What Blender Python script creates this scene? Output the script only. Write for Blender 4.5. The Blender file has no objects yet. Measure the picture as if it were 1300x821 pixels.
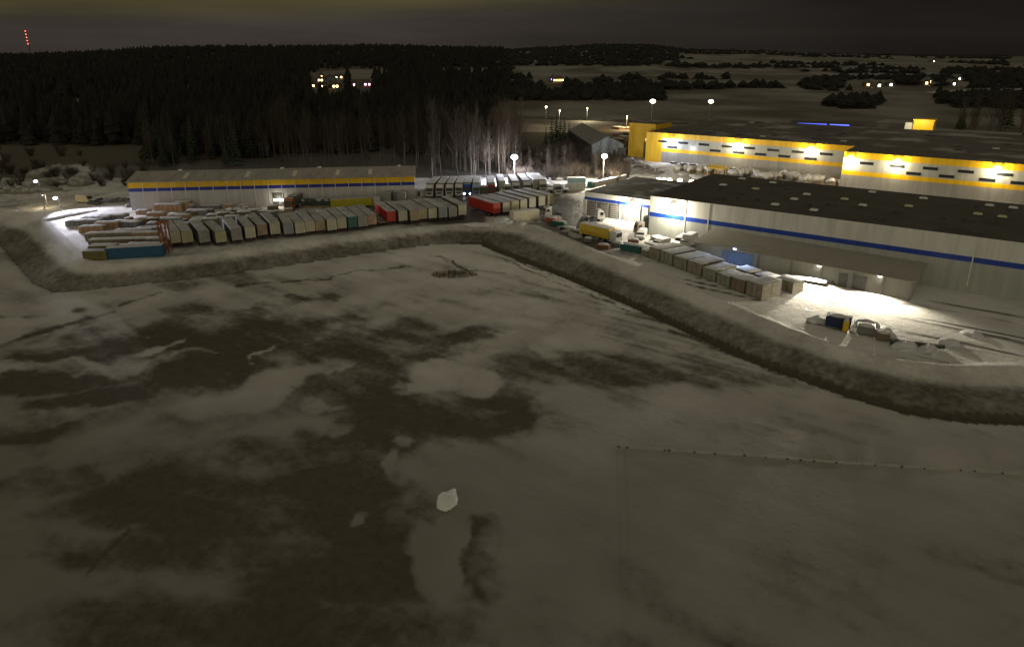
import bpy, math, random
import numpy as np
from math import radians, sin, cos, pi, atan2, hypot, sqrt
from mathutils import Vector, Matrix
random.seed(7)
S = bpy.context.scene
COL = S.collection

# ------------------------------------------------------------ camera
F, PITCH, H = 867.0, radians(18.8), 44.0
cam = bpy.data.cameras.new('camera'); camo = bpy.data.objects.new('camera', cam); COL.objects.link(camo)
camo.location = (0, 0, H); camo.rotation_euler = (radians(90) - PITCH, 0, 0)
cam.sensor_fit = 'HORIZONTAL'; cam.sensor_width = 36; cam.lens = 36 * F / 1300
cam.shift_y = -45.0 / 1300; cam.clip_start = 1; cam.clip_end = 20000
S.camera = camo
# ------------------------------------------------------------ world: overcast night sky lit from below
W = bpy.data.worlds.new("World"); S.world = W; W.use_nodes = True
nt = W.node_tree; nt.nodes.clear()
def N(nt, t, **k):
    n = nt.nodes.new(t)
    for a, b in k.items():
        if a == 'inp':
            for i, v in b.items(): n.inputs[i].default_value = v
        else: setattr(n, a, b)
    return n
def ramp(nt, pts):
    r = nt.nodes.new('ShaderNodeValToRGB'); e = r.color_ramp.elements
    while len(e) < len(pts): e.new(.5)
    for q, (p, c) in zip(e, pts):
        q.position = p; q.color = (*c, 1) if len(c) == 3 else c
    return r
tc = N(nt, 'ShaderNodeTexCoord'); sx = N(nt, 'ShaderNodeSeparateXYZ'); L = nt.links.new
L(tc.outputs['Generated'], sx.inputs[0])
mp = N(nt, 'ShaderNodeMapping', inp={'Scale': (1.6, 1.6, 16)}); L(tc.outputs['Generated'], mp.inputs[0])
nz = N(nt, 'ShaderNodeTexNoise', inp={'Scale': 1.3, 'Detail': 5.0, 'Roughness': .55}); L(mp.outputs[0], nz.inputs['Vector'])
# elevation (plus a little cloud waviness) drives the brightness of the cloud deck
ad = N(nt, 'ShaderNodeMath', operation='MULTIPLY_ADD', inp={1: .030, 2: -.015}); L(nz.outputs[0], ad.inputs[0])
el = N(nt, 'ShaderNodeMath', operation='ADD'); L(sx.outputs[2], el.inputs[0]); L(ad.outputs[0], el.inputs[1])
az = N(nt, 'ShaderNodeMath', operation='MULTIPLY_ADD', inp={1: -.04, 2: 0.0}); L(sx.outputs[0], az.inputs[0])
el2 = N(nt, 'ShaderNodeMath', operation='ADD'); L(el.outputs[0], el2.inputs[0]); L(az.outputs[0], el2.inputs[1])
r1 = ramp(nt, [(0, (.036, .030, .025)), (.050, (.036, .030, .026)), (.062, (.042, .036, .024)), (.078, (.054, .046, .021)), (.25, (.080, .070, .045)), (.6, (.134, .122, .090)), (1, (.142, .130, .096))])
L(el2.outputs[0], r1.inputs[0])
dk = N(nt, 'ShaderNodeMapRange', inp={1: -.15, 2: .45, 3: 1.15, 4: .36}); L(sx.outputs[0], dk.inputs[0])
hi = N(nt, 'ShaderNodeMapRange', inp={1: .1, 2: .4, 3: 0., 4: 1.}); L(sx.outputs[2], hi.inputs[0])
dkn = N(nt, 'ShaderNodeMapRange', inp={1: .3, 2: .7, 3: .7, 4: 1.25}); L(nz.outputs[0], dkn.inputs[0]); dkm = N(nt, 'ShaderNodeMath', operation='MULTIPLY'); L(dk.outputs[0], dkm.inputs[0]); L(dkn.outputs[0], dkm.inputs[1])
dk2 = N(nt, 'ShaderNodeMix', data_type='FLOAT'); L(hi.outputs[0], dk2.inputs[0]); L(dkm.outputs[0], dk2.inputs[2]); dk2.inputs[3].default_value = 1.0
vm = N(nt, 'ShaderNodeVectorMath', operation='SCALE'); L(r1.outputs[0], vm.inputs[0]); L(dk2.outputs[0], vm.inputs['Scale'])
sky = N(nt, 'ShaderNodeTexSky', sky_type='NISHITA', sun_disc=False, sun_elevation=radians(2), sun_rotation=radians(-150))
bg = N(nt, 'ShaderNodeBackground', inp={'Strength': 1.0}); bg2 = N(nt, 'ShaderNodeBackground', inp={'Strength': .0005})
# added warm sky glow behind the camera, put in to light facing walls
g1 = N(nt, 'ShaderNodeMapRange', interpolation_type='SMOOTHSTEP', inp={1: .15, 2: -.9}); L(sx.outputs[1], g1.inputs[0])
g2 = N(nt, 'ShaderNodeMapRange', inp={1: 0., 2: .6, 3: 1., 4: 0.}); L(sx.outputs[2], g2.inputs[0])
g3 = N(nt, 'ShaderNodeMath', operation='MULTIPLY'); L(g1.outputs[0], g3.inputs[0]); L(g2.outputs[0], g3.inputs[1])
g4 = N(nt, 'ShaderNodeVectorMath', operation='SCALE'); g4.inputs[0].default_value = (.58, .51, .34); L(g3.outputs[0], g4.inputs['Scale'])
g5 = N(nt, 'ShaderNodeVectorMath', operation='ADD'); L(vm.outputs[0], g5.inputs[0]); L(g4.outputs[0], g5.inputs[1])
L(g5.outputs[0], bg.inputs[0]); L(sky.outputs[0], bg2.inputs[0])
ash = N(nt, 'ShaderNodeAddShader'); out = N(nt, 'ShaderNodeOutputWorld')
L(bg.outputs[0], ash.inputs[0]); L(bg2.outputs[0], ash.inputs[1]); L(ash.outputs[0], out.inputs[0])
# faint moonlight through the clouds
sl = bpy.data.lights.new('moonlight', 'SUN'); sl.energy = .03; sl.angle = radians(25); sl.color = (1, .9, .72)
so = bpy.data.objects.new('moonlight', sl); COL.objects.link(so); so.rotation_euler = (radians(38), 0, radians(-25))
S.view_settings.view_transform = 'Standard'; S.view_settings.look = 'None'
S.view_settings.exposure = 0; S.view_settings.gamma = 1; S.view_settings.use_curve_mapping = False
S.cycles.use_denoising = True; S.cycles.max_bounces = 5; S.cycles.diffuse_bounces = 2; S.cycles.glossy_bounces = 2
S.cycles.sample_clamp_indirect = 1.0; S.cycles.use_adaptive_sampling = True; S.cycles.adaptive_threshold = .02

# ------------------------------------------------------------ survey helpers: a sight line of the photograph met with a height
def G(x, y, z=0.0):
    u, v = x - 650, 365.5 - y
    d = (u, F * cos(PITCH) + v * sin(PITCH), v * cos(PITCH) - F * sin(PITCH))
    t = (z - H) / d[2]
    return Vector((d[0] * t, d[1] * t, z))
def topx(X, Y, Z):
    c = Y * cos(PITCH) - (Z - H) * sin(PITCH); up = Y * sin(PITCH) + (Z - H) * cos(PITCH)
    c = np.maximum(c, 1.0) if isinstance(c, np.ndarray) else max(c, 1.0)
    return 650 + F * X / c, 365.5 - F * up / c
E1 = Vector((.804, -.595, 0)); E2 = Vector((.595, .804, 0)); UP = Vector((0, 0, 1))

# ------------------------------------------------------------ materials
MC = {}
SNOW = (.66, .66, .67)
def M(name, rgb, rough=.7, var=.18, scale=.6, metal=0, snow=0, snowthr=.45, bump=0, fine=6.0, streak=None, emit=0, detail=4):
    if name in MC: return MC[name]
    m = bpy.data.materials.new(name); m.use_nodes = True; t = m.node_tree; b = t.nodes['Principled BSDF']; l = t.links.new
    b.inputs['Roughness'].default_value = rough; b.inputs['Metallic'].default_value = metal
    co = N(t, 'ShaderNodeTexCoord'); geo = N(t, 'ShaderNodeNewGeometry')
    mpp = N(t, 'ShaderNodeMapping'); l(geo.outputs['Position'], mpp.inputs[0])
    if streak: mpp.inputs['Scale'].default_value = streak
    n1 = N(t, 'ShaderNodeTexNoise', inp={'Scale': scale, 'Detail': float(detail), 'Roughness': .6}); l(mpp.outputs[0], n1.inputs['Vector'])
    n2 = N(t, 'ShaderNodeTexNoise', inp={'Scale': scale * fine, 'Detail': 3.0}); l(mpp.outputs[0], n2.inputs['Vector'])
    a = N(t, 'ShaderNodeMath', operation='ADD'); l(n1.outputs[0], a.inputs[0]); l(n2.outputs[0], a.inputs[1])
    mr = N(t, 'ShaderNodeMapRange', inp={1: .7, 2: 1.3, 3: 1 - var, 4: 1 + var}); l(a.outputs[0], mr.inputs[0])
    vs = N(t, 'ShaderNodeVectorMath', operation='SCALE'); vs.inputs[0].default_value = rgb; l(mr.outputs[0], vs.inputs['Scale'])
    colout = vs.outputs[0]
    if snow:
        sz = N(t, 'ShaderNodeSeparateXYZ'); l(geo.outputs['Normal'], sz.inputs[0])
        up = N(t, 'ShaderNodeMapRange', inp={1: .5, 2: .8}); l(sz.outputs[2], up.inputs[0])
        th = N(t, 'ShaderNodeMapRange', inp={1: snowthr, 2: snowthr + .12}); l(n1.outputs[0], th.inputs[0])
        mu = N(t, 'ShaderNodeMath', operation='MULTIPLY'); l(up.outputs[0], mu.inputs[0]); l(th.outputs[0], mu.inputs[1])
        mu2 = N(t, 'ShaderNodeMath', operation='MULTIPLY', inp={1: float(snow)}); l(mu.outputs[0], mu2.inputs[0])
        mx = N(t, 'ShaderNodeMix', data_type='RGBA'); l(mu2.outputs[0], mx.inputs[0]); l(colout, mx.inputs[6]); mx.inputs[7].default_value = (*SNOW, 1)
        colout = mx.outputs[2]
    l(colout, b.inputs['Base Color'])
    if bump:
        bp = N(t, 'ShaderNodeBump', inp={'Strength': bump, 'Distance': .1}); l(a.outputs[0], bp.inputs['Height']); l(bp.outputs[0], b.inputs['Normal'])
    MC[name] = m; return m
def EM(name, rgb, strength, sample=False):
    if name in MC: return MC[name]
    m = bpy.data.materials.new(name); m.use_nodes = True; b = m.node_tree.nodes['Principled BSDF']
    b.inputs['Base Color'].default_value = (.8, .8, .8, 1); b.inputs['Emission Color'].default_value = (*rgb, 1); b.inputs['Emission Strength'].default_value = strength if strength < 40 else strength * .22
    if not sample: m.cycles.emission_sampling = 'NONE'
    MC[name] = m; return m
def cladding(name, rgb, rgb2=None, rib=1.0, dirv=E1):
    """sheet cladding: narrow vertical ribs along the wall, rain streaks"""
    m = bpy.data.materials.new(name); m.use_nodes = True; t = m.node_tree; b = t.nodes['Principled BSDF']; l = t.links.new
    b.inputs['Roughness'].default_value = .45
    geo = N(t, 'ShaderNodeNewGeometry')
    dp = N(t, 'ShaderNodeVectorMath', operation='DOT_PRODUCT'); l(geo.outputs['Position'], dp.inputs[0]); dp.inputs[1].default_value = dirv
    ml = N(t, 'ShaderNodeMath', operation='MULTIPLY', inp={1: 1 / rib}); l(dp.outputs['Value'], ml.inputs[0])
    fr = N(t, 'ShaderNodeMath', operation='FRACT'); l(ml.outputs[0], fr.inputs[0])
    st = N(t, 'ShaderNodeMapRange', inp={1: 0., 2: .06, 3: .78, 4: 1.}); l(fr.outputs[0], st.inputs[0])
    mpp = N(t, 'ShaderNodeMapping', inp={'Scale': (.9, .9, .12)}); l(geo.outputs['Position'], mpp.inputs[0])
    nn = N(t, 'ShaderNodeTexNoise', inp={'Scale': .8, 'Detail': 5.0}); l(mpp.outputs[0], nn.inputs['Vector'])
    mr = N(t, 'ShaderNodeMapRange', inp={1: .3, 2: .7, 3: .84, 4: 1.1}); l(nn.outputs[0], mr.inputs[0])
    mu = N(t, 'ShaderNodeMath', operation='MULTIPLY'); l(st.outputs[0], mu.inputs[0]); l(mr.outputs[0], mu.inputs[1])
    vs = N(t, 'ShaderNodeVectorMath', operation='SCALE'); vs.inputs[0].default_value = rgb; l(mu.outputs[0], vs.inputs['Scale'])
    l(vs.outputs[0], b.inputs['Base Color'])
    return m
m_snow = M('snow', SNOW, .9, .08, .8, bump=.5)
m_snow_dirty = M('snow dirty', (.45, .43, .40), .9, .25, .5, bump=.5)
m_roofsnow = M('roof thin snow', (.26, .25, .23), .9, .3, .35, bump=.3)
m_darkroof = M('bitumen roof', (.075, .066, .056), .8, .35, .12, bump=.2, fine=9)
m_black = M('black rubber', (.02, .02, .02), .8, .2)
m_glass = M('dark glass', (.02, .025, .03), .12, .1)
m_grey = M('grey steel', (.25, .25, .25), .5, .15, metal=.3)
m_dark = M('dark steel', (.06, .06, .06), .5, .2)
m_white = M('white paint', (.7, .7, .68), .45, .08)
m_yellow = M('yellow paint', (.75, .47, .012), .5, .1)
m_blue = M('blue paint', (.012, .05, .30), .5, .1)
m_wood = M('sawn wood', (.36, .23, .14), .8, .3, 1.5, snow=.9, snowthr=.42)
m_brush = M('brown brush', (.13, .09, .05), .9, .4, .8)
m_bark = M('bark', (.10, .08, .06), .9, .35, 1.2)
m_birch = M('birch bark', (.085, .07, .055), .9, .4, 1.5)
m_twig = M('twigs', (.055, .041, .029), .9, .3, .3)
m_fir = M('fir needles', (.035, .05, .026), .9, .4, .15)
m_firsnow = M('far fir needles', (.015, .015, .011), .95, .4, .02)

# ------------------------------------------------------------ mesh helpers
class MB:
    def __init__(s): s.v = []; s.f = []; s.mi = []
    def add(s, vs, fs, m=0):
        o = len(s.v); s.v += [tuple(v) for v in vs]
        for f in fs: s.f.append(tuple(i + o for i in f)); s.mi.append(m)
    def frame(s, o, ex, ey, ez, m=0):                   # box from an origin corner and three edge vectors
        o = Vector(o); ex, ey, ez = Vector(ex), Vector(ey), Vector(ez)
        vs = [o, o + ex, o + ex + ey, o + ey, o + ez, o + ex + ez, o + ex + ey + ez, o + ey + ez]
        fs = [(0, 3, 2, 1), (4, 5, 6, 7), (0, 1, 5, 4), (1, 2, 6, 5), (2, 3, 7, 6), (3, 0, 4, 7)]
        if ex.cross(ey).dot(ez) < 0: fs = [f[::-1] for f in fs]
        s.add(vs, fs, m)
    def box(s, x0, x1, y0, y1, z0, z1, m=0): s.frame((x0, y0, z0), (x1 - x0, 0, 0), (0, y1 - y0, 0), (0, 0, z1 - z0), m)
    def bev(s, x0, x1, y0, y1, z0, z1, b=.05, m=0):     # box with chamfered vertical and top edges
        p = [(x0 + b, y0), (x1 - b, y0), (x1, y0 + b), (x1, y1 - b), (x1 - b, y1), (x0 + b, y1), (x0, y1 - b), (x0, y0 + b)]
        cx, cy = (x0 + x1) / 2, (y0 + y1) / 2
        q = [(cx + (a - cx) * (1 - 2 * b / (x1 - x0)), cy + (c - cy) * (1 - 2 * b / (y1 - y0))) for a, c in p]
        vs = [(*a, z0) for a in p] + [(*a, z1 - b) for a in p] + [(*a, z1) for a in q]
        fs = [tuple(range(7, -1, -1)), tuple(range(16, 24))]
        for k in (0, 8):
            for i in range(8): j = (i + 1) % 8; fs.append((k + i, k + j, k + j + 8, k + i + 8))
        s.add(vs, fs, m)
    def prof(s, pts, x0, x1, m=0):                      # (y,z) profile extruded along x
        n = len(pts); vs = [(x0, *p) for p in pts] + [(x1, *p) for p in pts]
        fs = [tuple(range(n)), tuple(range(2 * n - 1, n - 1, -1))] + [(i, i + n, (i + 1) % n + n, (i + 1) % n) for i in range(n)]
        s.add(vs, fs, m)
    def prism(s, poly, z0, z1, m=0):
        n = len(poly); vs = [(p[0], p[1], z0) for p in poly] + [(p[0], p[1], z1) for p in poly]
        fs = [tuple(range(n - 1, -1, -1)), tuple(range(n, 2 * n))] + [(i, (i + 1) % n, (i + 1) % n + n, i + n) for i in range(n)]
        s.add(vs, fs, m)
    def tube(s, a, b, r0, r1=None, n=6, m=0, cap=True):
        a, b = Vector(a), Vector(b); r1 = r0 if r1 is None else r1; d = (b - a)
        if d.length < 1e-6: return
        d.normalize(); u = d.orthogonal().normalized(); w = d.cross(u)
        vs = [a + (u * cos(2 * pi * i / n) + w * sin(2 * pi * i / n)) * r0 for i in range(n)] + [b + (u * cos(2 * pi * i / n) + w * sin(2 * pi * i / n)) * r1 for i in range(n)]
        fs = [(i, (i + 1) % n, (i + 1) % n + n, i + n) for i in range(n)]
        if cap: fs += [tuple(range(n - 1, -1, -1)), tuple(range(n, 2 * n))]
        s.add(vs, fs, m)
    def blob(s, c, r, seed=0, amp=.25, nu=9, nv=6, m=0, flat=.0):   # lumpy mound
        rnd = random.Random(seed); ph = [rnd.uniform(0, 6.3) for _ in range(6)]
        vs = []; fs = []
        for j in range(nv + 1):
            th = pi * j / nv
            for i in range(nu):
                a = 2 * pi * i / nu
                k = 1 + amp * (sin(2 * a + ph[0] + 2 * th) * .5 + sin(3 * a + ph[1] - 3 * th) * .35 + sin(5 * a + ph[2] + th) * .25) + rnd.uniform(-.4, .4) * amp * .5
                z = cos(th); vs.append((c[0] + r[0] * k * sin(th) * cos(a), c[1] + r[1] * k * sin(th) * sin(a), c[2] + r[2] * z * (1 + (k - 1) * .6)))
        for j in range(nv):
            for i in range(nu):
                i2 = (i + 1) % nu; fs.append((j * nu + i, (j + 1) * nu + i, (j + 1) * nu + i2, j * nu + i2))
        s.add(vs, fs, m)
    def build(s, name, mats, parent=None, loc=None, rz=0, smooth=False):
        me = bpy.data.meshes.new(name); me.from_pydata(s.v, [], s.f)
        if not isinstance(mats, (list, tuple)): mats = [mats]
        for q in mats: me.materials.append(q)
        if len(mats) > 1: me.polygons.foreach_set('material_index', s.mi)
        if smooth: me.shade_smooth()
        me.update()
        o = bpy.data.objects.new(name, me); COL.objects.link(o)
        if parent: o.parent = parent
        if loc is not None: o.location = loc
        o.rotation_euler[2] = rz
        return o
def tag(o, label=None, cat=None, group=None, kind=None):
    if label: o['label'] = label
    if cat: o['category'] = cat
    if group: o['group'] = group
    if kind: o['kind'] = kind
    return o
def empty(name, loc, rz, label, cat, group=None):
    o = bpy.data.objects.new(name, None); COL.objects.link(o); o.location = loc; o.rotation_euler = (0, 0, rz); o.empty_display_size = .3
    return tag(o, label, cat, group)
def copytree(o, loc=None, rz=None, label=None, group=None, parent=None, top=True, swap=None):
    c = o.copy(); COL.objects.link(c)
    if parent: c.parent = parent
    if top:
        if loc is not None: c.location = loc
        if rz is not None: c.rotation_euler = (0, 0, rz)
        if label: c['label'] = label
        if group: c['group'] = group
    if swap and c.type == 'MESH':
        for i, sl in enumerate(c.material_slots):
            if sl.material and sl.material.name in swap:
                nm_ = sl.material.name; sl.link = 'OBJECT'; sl.material = swap[nm_]
    for ch in o.children: copytree(ch, parent=c, top=False, swap=swap)
    return c
ORD = ['first', 'second', 'third', 'fourth', 'fifth', 'sixth', 'seventh', 'eighth', 'ninth', 'tenth', 'eleventh', 'twelfth', 'thirteenth', 'fourteenth', 'fifteenth', 'sixteenth', 'seventeenth', 'eighteenth', 'nineteenth', 'twentieth', 'twenty-first', 'twenty-second', 'twenty-third', 'twenty-fourth', 'twenty-fifth', 'twenty-sixth', 'twenty-seventh', 'twenty-eighth', 'twenty-ninth', 'thirtieth']

# ------------------------------------------------------------ terrain
rng = np.random.default_rng(3)
LAT = rng.random((256, 256))
def vn(x, y):
    xi = np.floor(x).astype(int); yi = np.floor(y).astype(int); fx = x - xi; fy = y - yi
    fx = fx * fx * (3 - 2 * fx); fy = fy * fy * (3 - 2 * fy)
    g = lambda a, b: LAT[a % 256, b % 256]
    return (g(xi, yi) * (1 - fx) + g(xi + 1, yi) * fx) * (1 - fy) + (g(xi, yi + 1) * (1 - fx) + g(xi + 1, yi + 1) * fx) * fy
def fbm(x, y, o=4):
    s = 0; a = .5; t = 0
    for k in range(o): s = s + a * vn(x * 2 ** k + 17.3 * k, y * 2 ** k + 5.1 * k); t += a; a *= .5
    return s / t
def sst(a, b, x): t = np.clip((x - a) / (b - a), 0, 1); return t * t * (3 - 2 * t)
TOPPX = [(50, 269), (70, 288), (98, 314), (120, 331), (150, 335), (200, 329), (300, 317), (400, 304), (480, 294), (560, 286), (620, 283), (680, 286), (722, 302), (770, 322), (825, 343), (880, 363), (940, 386), (1000, 408), (1060, 428), (1130, 444), (1200, 450), (1300, 450)]
BOTPX = [(0, 312), (40, 358), (66, 371), (100, 369), (200, 358), (300, 346), (400, 331), (500, 316), (560, 309), (612, 308), (640, 320), (720, 351), (800, 384), (860, 412), (940, 449), (1010, 474), (1080, 499), (1150, 519), (1220, 529), (1300, 532)]
tp = [tuple(G(x, y, 0)[:2]) for x, y in TOPPX]; bp = [tuple(G(x, y, -3)[:2]) for x, y in BOTPX]
HIGH = [(-9000, 420), (-420, 270), (-200, 222)] + tp + [(150, 76), (9000, -600), (9000, 12000), (-9000, 12000)]
LOW = [(-9000, 330), (-420, 215), (-180, 188)] + bp + [(140, 62), (9000, -700), (9000, -9000), (-9000, -9000)]
def pdist(X, Y, poly):
    d = np.full(X.shape, 1e12); ins = np.zeros(X.shape, bool); n = len(poly)
    for i in range(n):
        (ax, ay), (bx, by) = poly[i], poly[(i + 1) % n]
        dx, dy = bx - ax, by - ay; t = np.clip(((X - ax) * dx + (Y - ay) * dy) / (dx * dx + dy * dy), 0, 1)
        d = np.minimum(d, (X - ax - t * dx) ** 2 + (Y - ay - t * dy) ** 2)
        c = ((ay > Y) != (by > Y)) & (X < (bx - ax) * (Y - ay) / (by - ay + 1e-9) + ax); ins ^= c
    return np.sqrt(d), ins
def terrain(X, Y, full=False):
    dh, ih = pdist(X, Y, HIGH); dl, il = pdist(X, Y, LOW)
    t = np.where(ih, 0, np.where(il, 1, dh / (dh + dl + 1e-6)))
    z = -3 * sst(.18, .97, t)
    z = z + .55 * np.exp(-((t - .14) / .09) ** 2) * (t > 0)                  # berm along the yard edge
    ditchw = np.exp(-(dl / 1.5) ** 2) * (Y < 200) * np.where(X > -8, 1.0, .45) * sst(-170, -120, X + 1e-6)
    z = z - .95 * ditchw * ~il - .95 * np.exp(-(dl / .8) ** 2) * il * (Y < 200) * np.where(X > -8, 1, .2)
    R = np.hypot(X, Y); fo = sst(300, 3200, R) - .3 * sst(3400, 5200, R)
    z = z + .45 * (fbm(X / 30 + 50, Y / 30 + 50, 3) - .5) * il
    z = z + .10 * (fbm(X / 2.1 + 9, Y / 2.1, 3) - .5) * np.where(il, sst(400, 200, R), 0)
    z = z + .14 * (fbm(X / 3.2 + 9, Y / 3.2, 3) - .5) * ((t > .02) & (t < .98)) * sst(400, 250, R)
    aa = (X - 35.3) * .804 - (Y - 172.2) * .595; bb_ = (X - 35.3) * .595 + (Y - 172.2) * .804
    z = z - 1.4 * sst(12, 75, aa) * (bb_ < 8) * (X > 30) * (1 - sst(.18, .97, t))
    far = (Y > 300)
    ang = X / np.maximum(Y, 1)
    hill = np.interp(650 + 915 * ang, [-400, 0, 100, 200, 480, 600, 650, 700, 760, 830, 870, 1000, 1150, 1300, 1700], [40, 34, 42, 58, 72, 66, 62, 70, 84, 80, 62, 54, 42, 36, 36]) + 9 * (fbm(X / 420 + 31, Y / 900 + 8, 3) - .5) * 2
    z = z + np.where(far, fo * hill + sst(380, 900, R) * 9 * (fbm(X / 260 + 3, Y / 260, 3) - .5), 0)
    # clearing slope above the village
    if full: return z, t, ih, il, ditchw
    return z
def tz(x, y): return float(terrain(np.array([x], float), np.array([y], float))[0])
def GT(px, py, dz=0):                                    # sight line met with the terrain
    z = 0.
    if py > 76:
        for _ in range(12):
            p = G(px, py, z); z = .5 * z + .5 * tz(p[0], p[1])
        return Vector((p[0], p[1], tz(p[0], p[1]) + dz))
    u, v = px - 650, 365.5 - py
    d = Vector((u, F * cos(PITCH) + v * sin(PITCH), v * cos(PITCH) - F * sin(PITCH))).normalized()
    t = 600.
    while t < 5000:
        p = Vector((0, 0, H)) + d * t
        if tz(p[0], p[1]) > p[2]: break
        t += 15
    return Vector((p[0], p[1], tz(p[0], p[1]) + dz))

def seg(px, py, a, b, w):                                # distance-to-polyline falloff in survey coordinates
    ax, ay = a; bx, by = b; dx, dy = bx - ax, by - ay
    t = np.clip(((px - ax) * dx + (py - ay) * dy) / (dx * dx + dy * dy), 0, 1)
    return np.exp(-(((px - ax - t * dx) ** 2 + (py - ay - t * dy) ** 2) / w ** 2))
# bare-earth patches (centre, radii, tilt in degrees, weight) surveyed on the field
DARK = [(330, 430, 120, 34, -6, 1), (350, 383, 62, 9, -12, .8), (230, 425, 80, 30, -10, .9), (100, 450, 95, 14, -12, .9), (60, 480, 110, 16, -4, .9), (110, 505, 90, 14, -8, .9), (40, 545, 80, 14, -6, .8), (270, 470, 110, 22, -8, 1), (90, 432, 60, 10, -18, .6),
        (480, 445, 120, 34, 0, .9), (470, 500, 110, 32, 0, 1), (560, 530, 140, 40, 0, .95), (470, 560, 120, 36, -4, .9), (640, 505, 70, 28, 0, .7), (700, 465, 110, 22, -4, .6), (560, 430, 90, 18, -6, .7), (640, 375, 80, 12, -6, .35), (560, 378, 60, 10, 0, .3), (860, 455, 110, 14, 8, .5), (790, 480, 110, 16, -4, .6), (900, 480, 90, 12, 4, .45), (640, 545, 60, 16, 0, .9), (760, 395, 90, 12, 6, .3),
        (400, 610, 150, 44, -4, 1), (250, 600, 120, 28, -12, .9), (330, 655, 180, 40, -4, 1), (150, 640, 120, 22, -6, .9), (60, 610, 60, 20, 0, .6), (470, 680, 70, 60, 0, 1), (240, 700, 160, 30, 0, .9), (90, 715, 70, 14, 0, .8), (430, 740, 160, 40, 0, 1), (608, 697, 36, 42, 8, 1.3), (745, 616, 30, 9, 6, .8), (520, 630, 34, 20, 0, .7), (300, 800, 300, 50, 0, 1), (600, 735, 44, 30, 0, .9), (60, 420, 80, 6, -17, .5)]
LIGHT = [(556, 474, 38, 17, -4, 1.3), (612, 482, 32, 14, 4, 1.2), (735, 430, 54, 20, 4, .8), (300, 505, 130, 16, -16, 1.1), (180, 560, 130, 16, -12, 1), (360, 545, 60, 14, -10, .7), (380, 590, 60, 12, -6, .5), (715, 537, 26, 10, 0, .9), (518, 568, 12, 8, 0, 1), (503, 590, 12, 16, 10, 1), (455, 660, 22, 7, -18, 1.1), (560, 705, 30, 55, 8, 1.4), (200, 437, 34, 5, -14, 1.1), (165, 463, 26, 4, -6, .8), (345, 372 + 12, 24, 8, -8, .5), (420, 390, 50, 9, -6, .5), (340, 452, 9, 7, -50, .9), (60, 468, 70, 6, -4, .8), (620, 440, 50, 10, -6, .6), (700, 700, 90, 120, 0, 1.2), (900, 620, 260, 90, 0, 1.4), (1000, 520, 160, 26, 6, .9), (600, 590, 60, 26, 0, .8), (560, 620, 60, 24, 0, .8), (150, 665, 26, 5, -10, .4), (80, 530, 90, 8, -8, .6), (150, 350 + 35, 150, 10, -8, .6), (1150, 600, 200, 90, 0, 1), (520, 392, 40, 6, -8, .5), (455, 405, 26, 7, 0, .5), (585, 412, 30, 6, -4, .6), (660, 400, 34, 7, 4, .6), (690, 445, 26, 8, 6, .7), (640, 520, 20, 5, -6, .4), (440, 470, 12, 5, -30, .7), (395, 470, 16, 5, -10, .5), (420, 515, 30, 6, -8, .5), (430, 545, 24, 8, -8, .7), (250, 450, 30, 4, -8, .6), (285, 520, 20, 4, -10, .5), (120, 470, 30, 4, -6, .5), (700, 510, 26, 6, 0, .4)]
def ell(px, py, L_):
    s = np.zeros(px.shape)
    for cx, cy, rx, ry, an, w in L_:
        c, d = cos(radians(an)), sin(radians(an)); dx = px - cx; dy = py - cy
        q = ((dx * c + dy * d) / rx) ** 2 + ((-dx * d + dy * c) / ry) ** 2
        s = np.maximum(s, w * np.clip(1.25 - q * .8, 0, 1))
    return s
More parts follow.
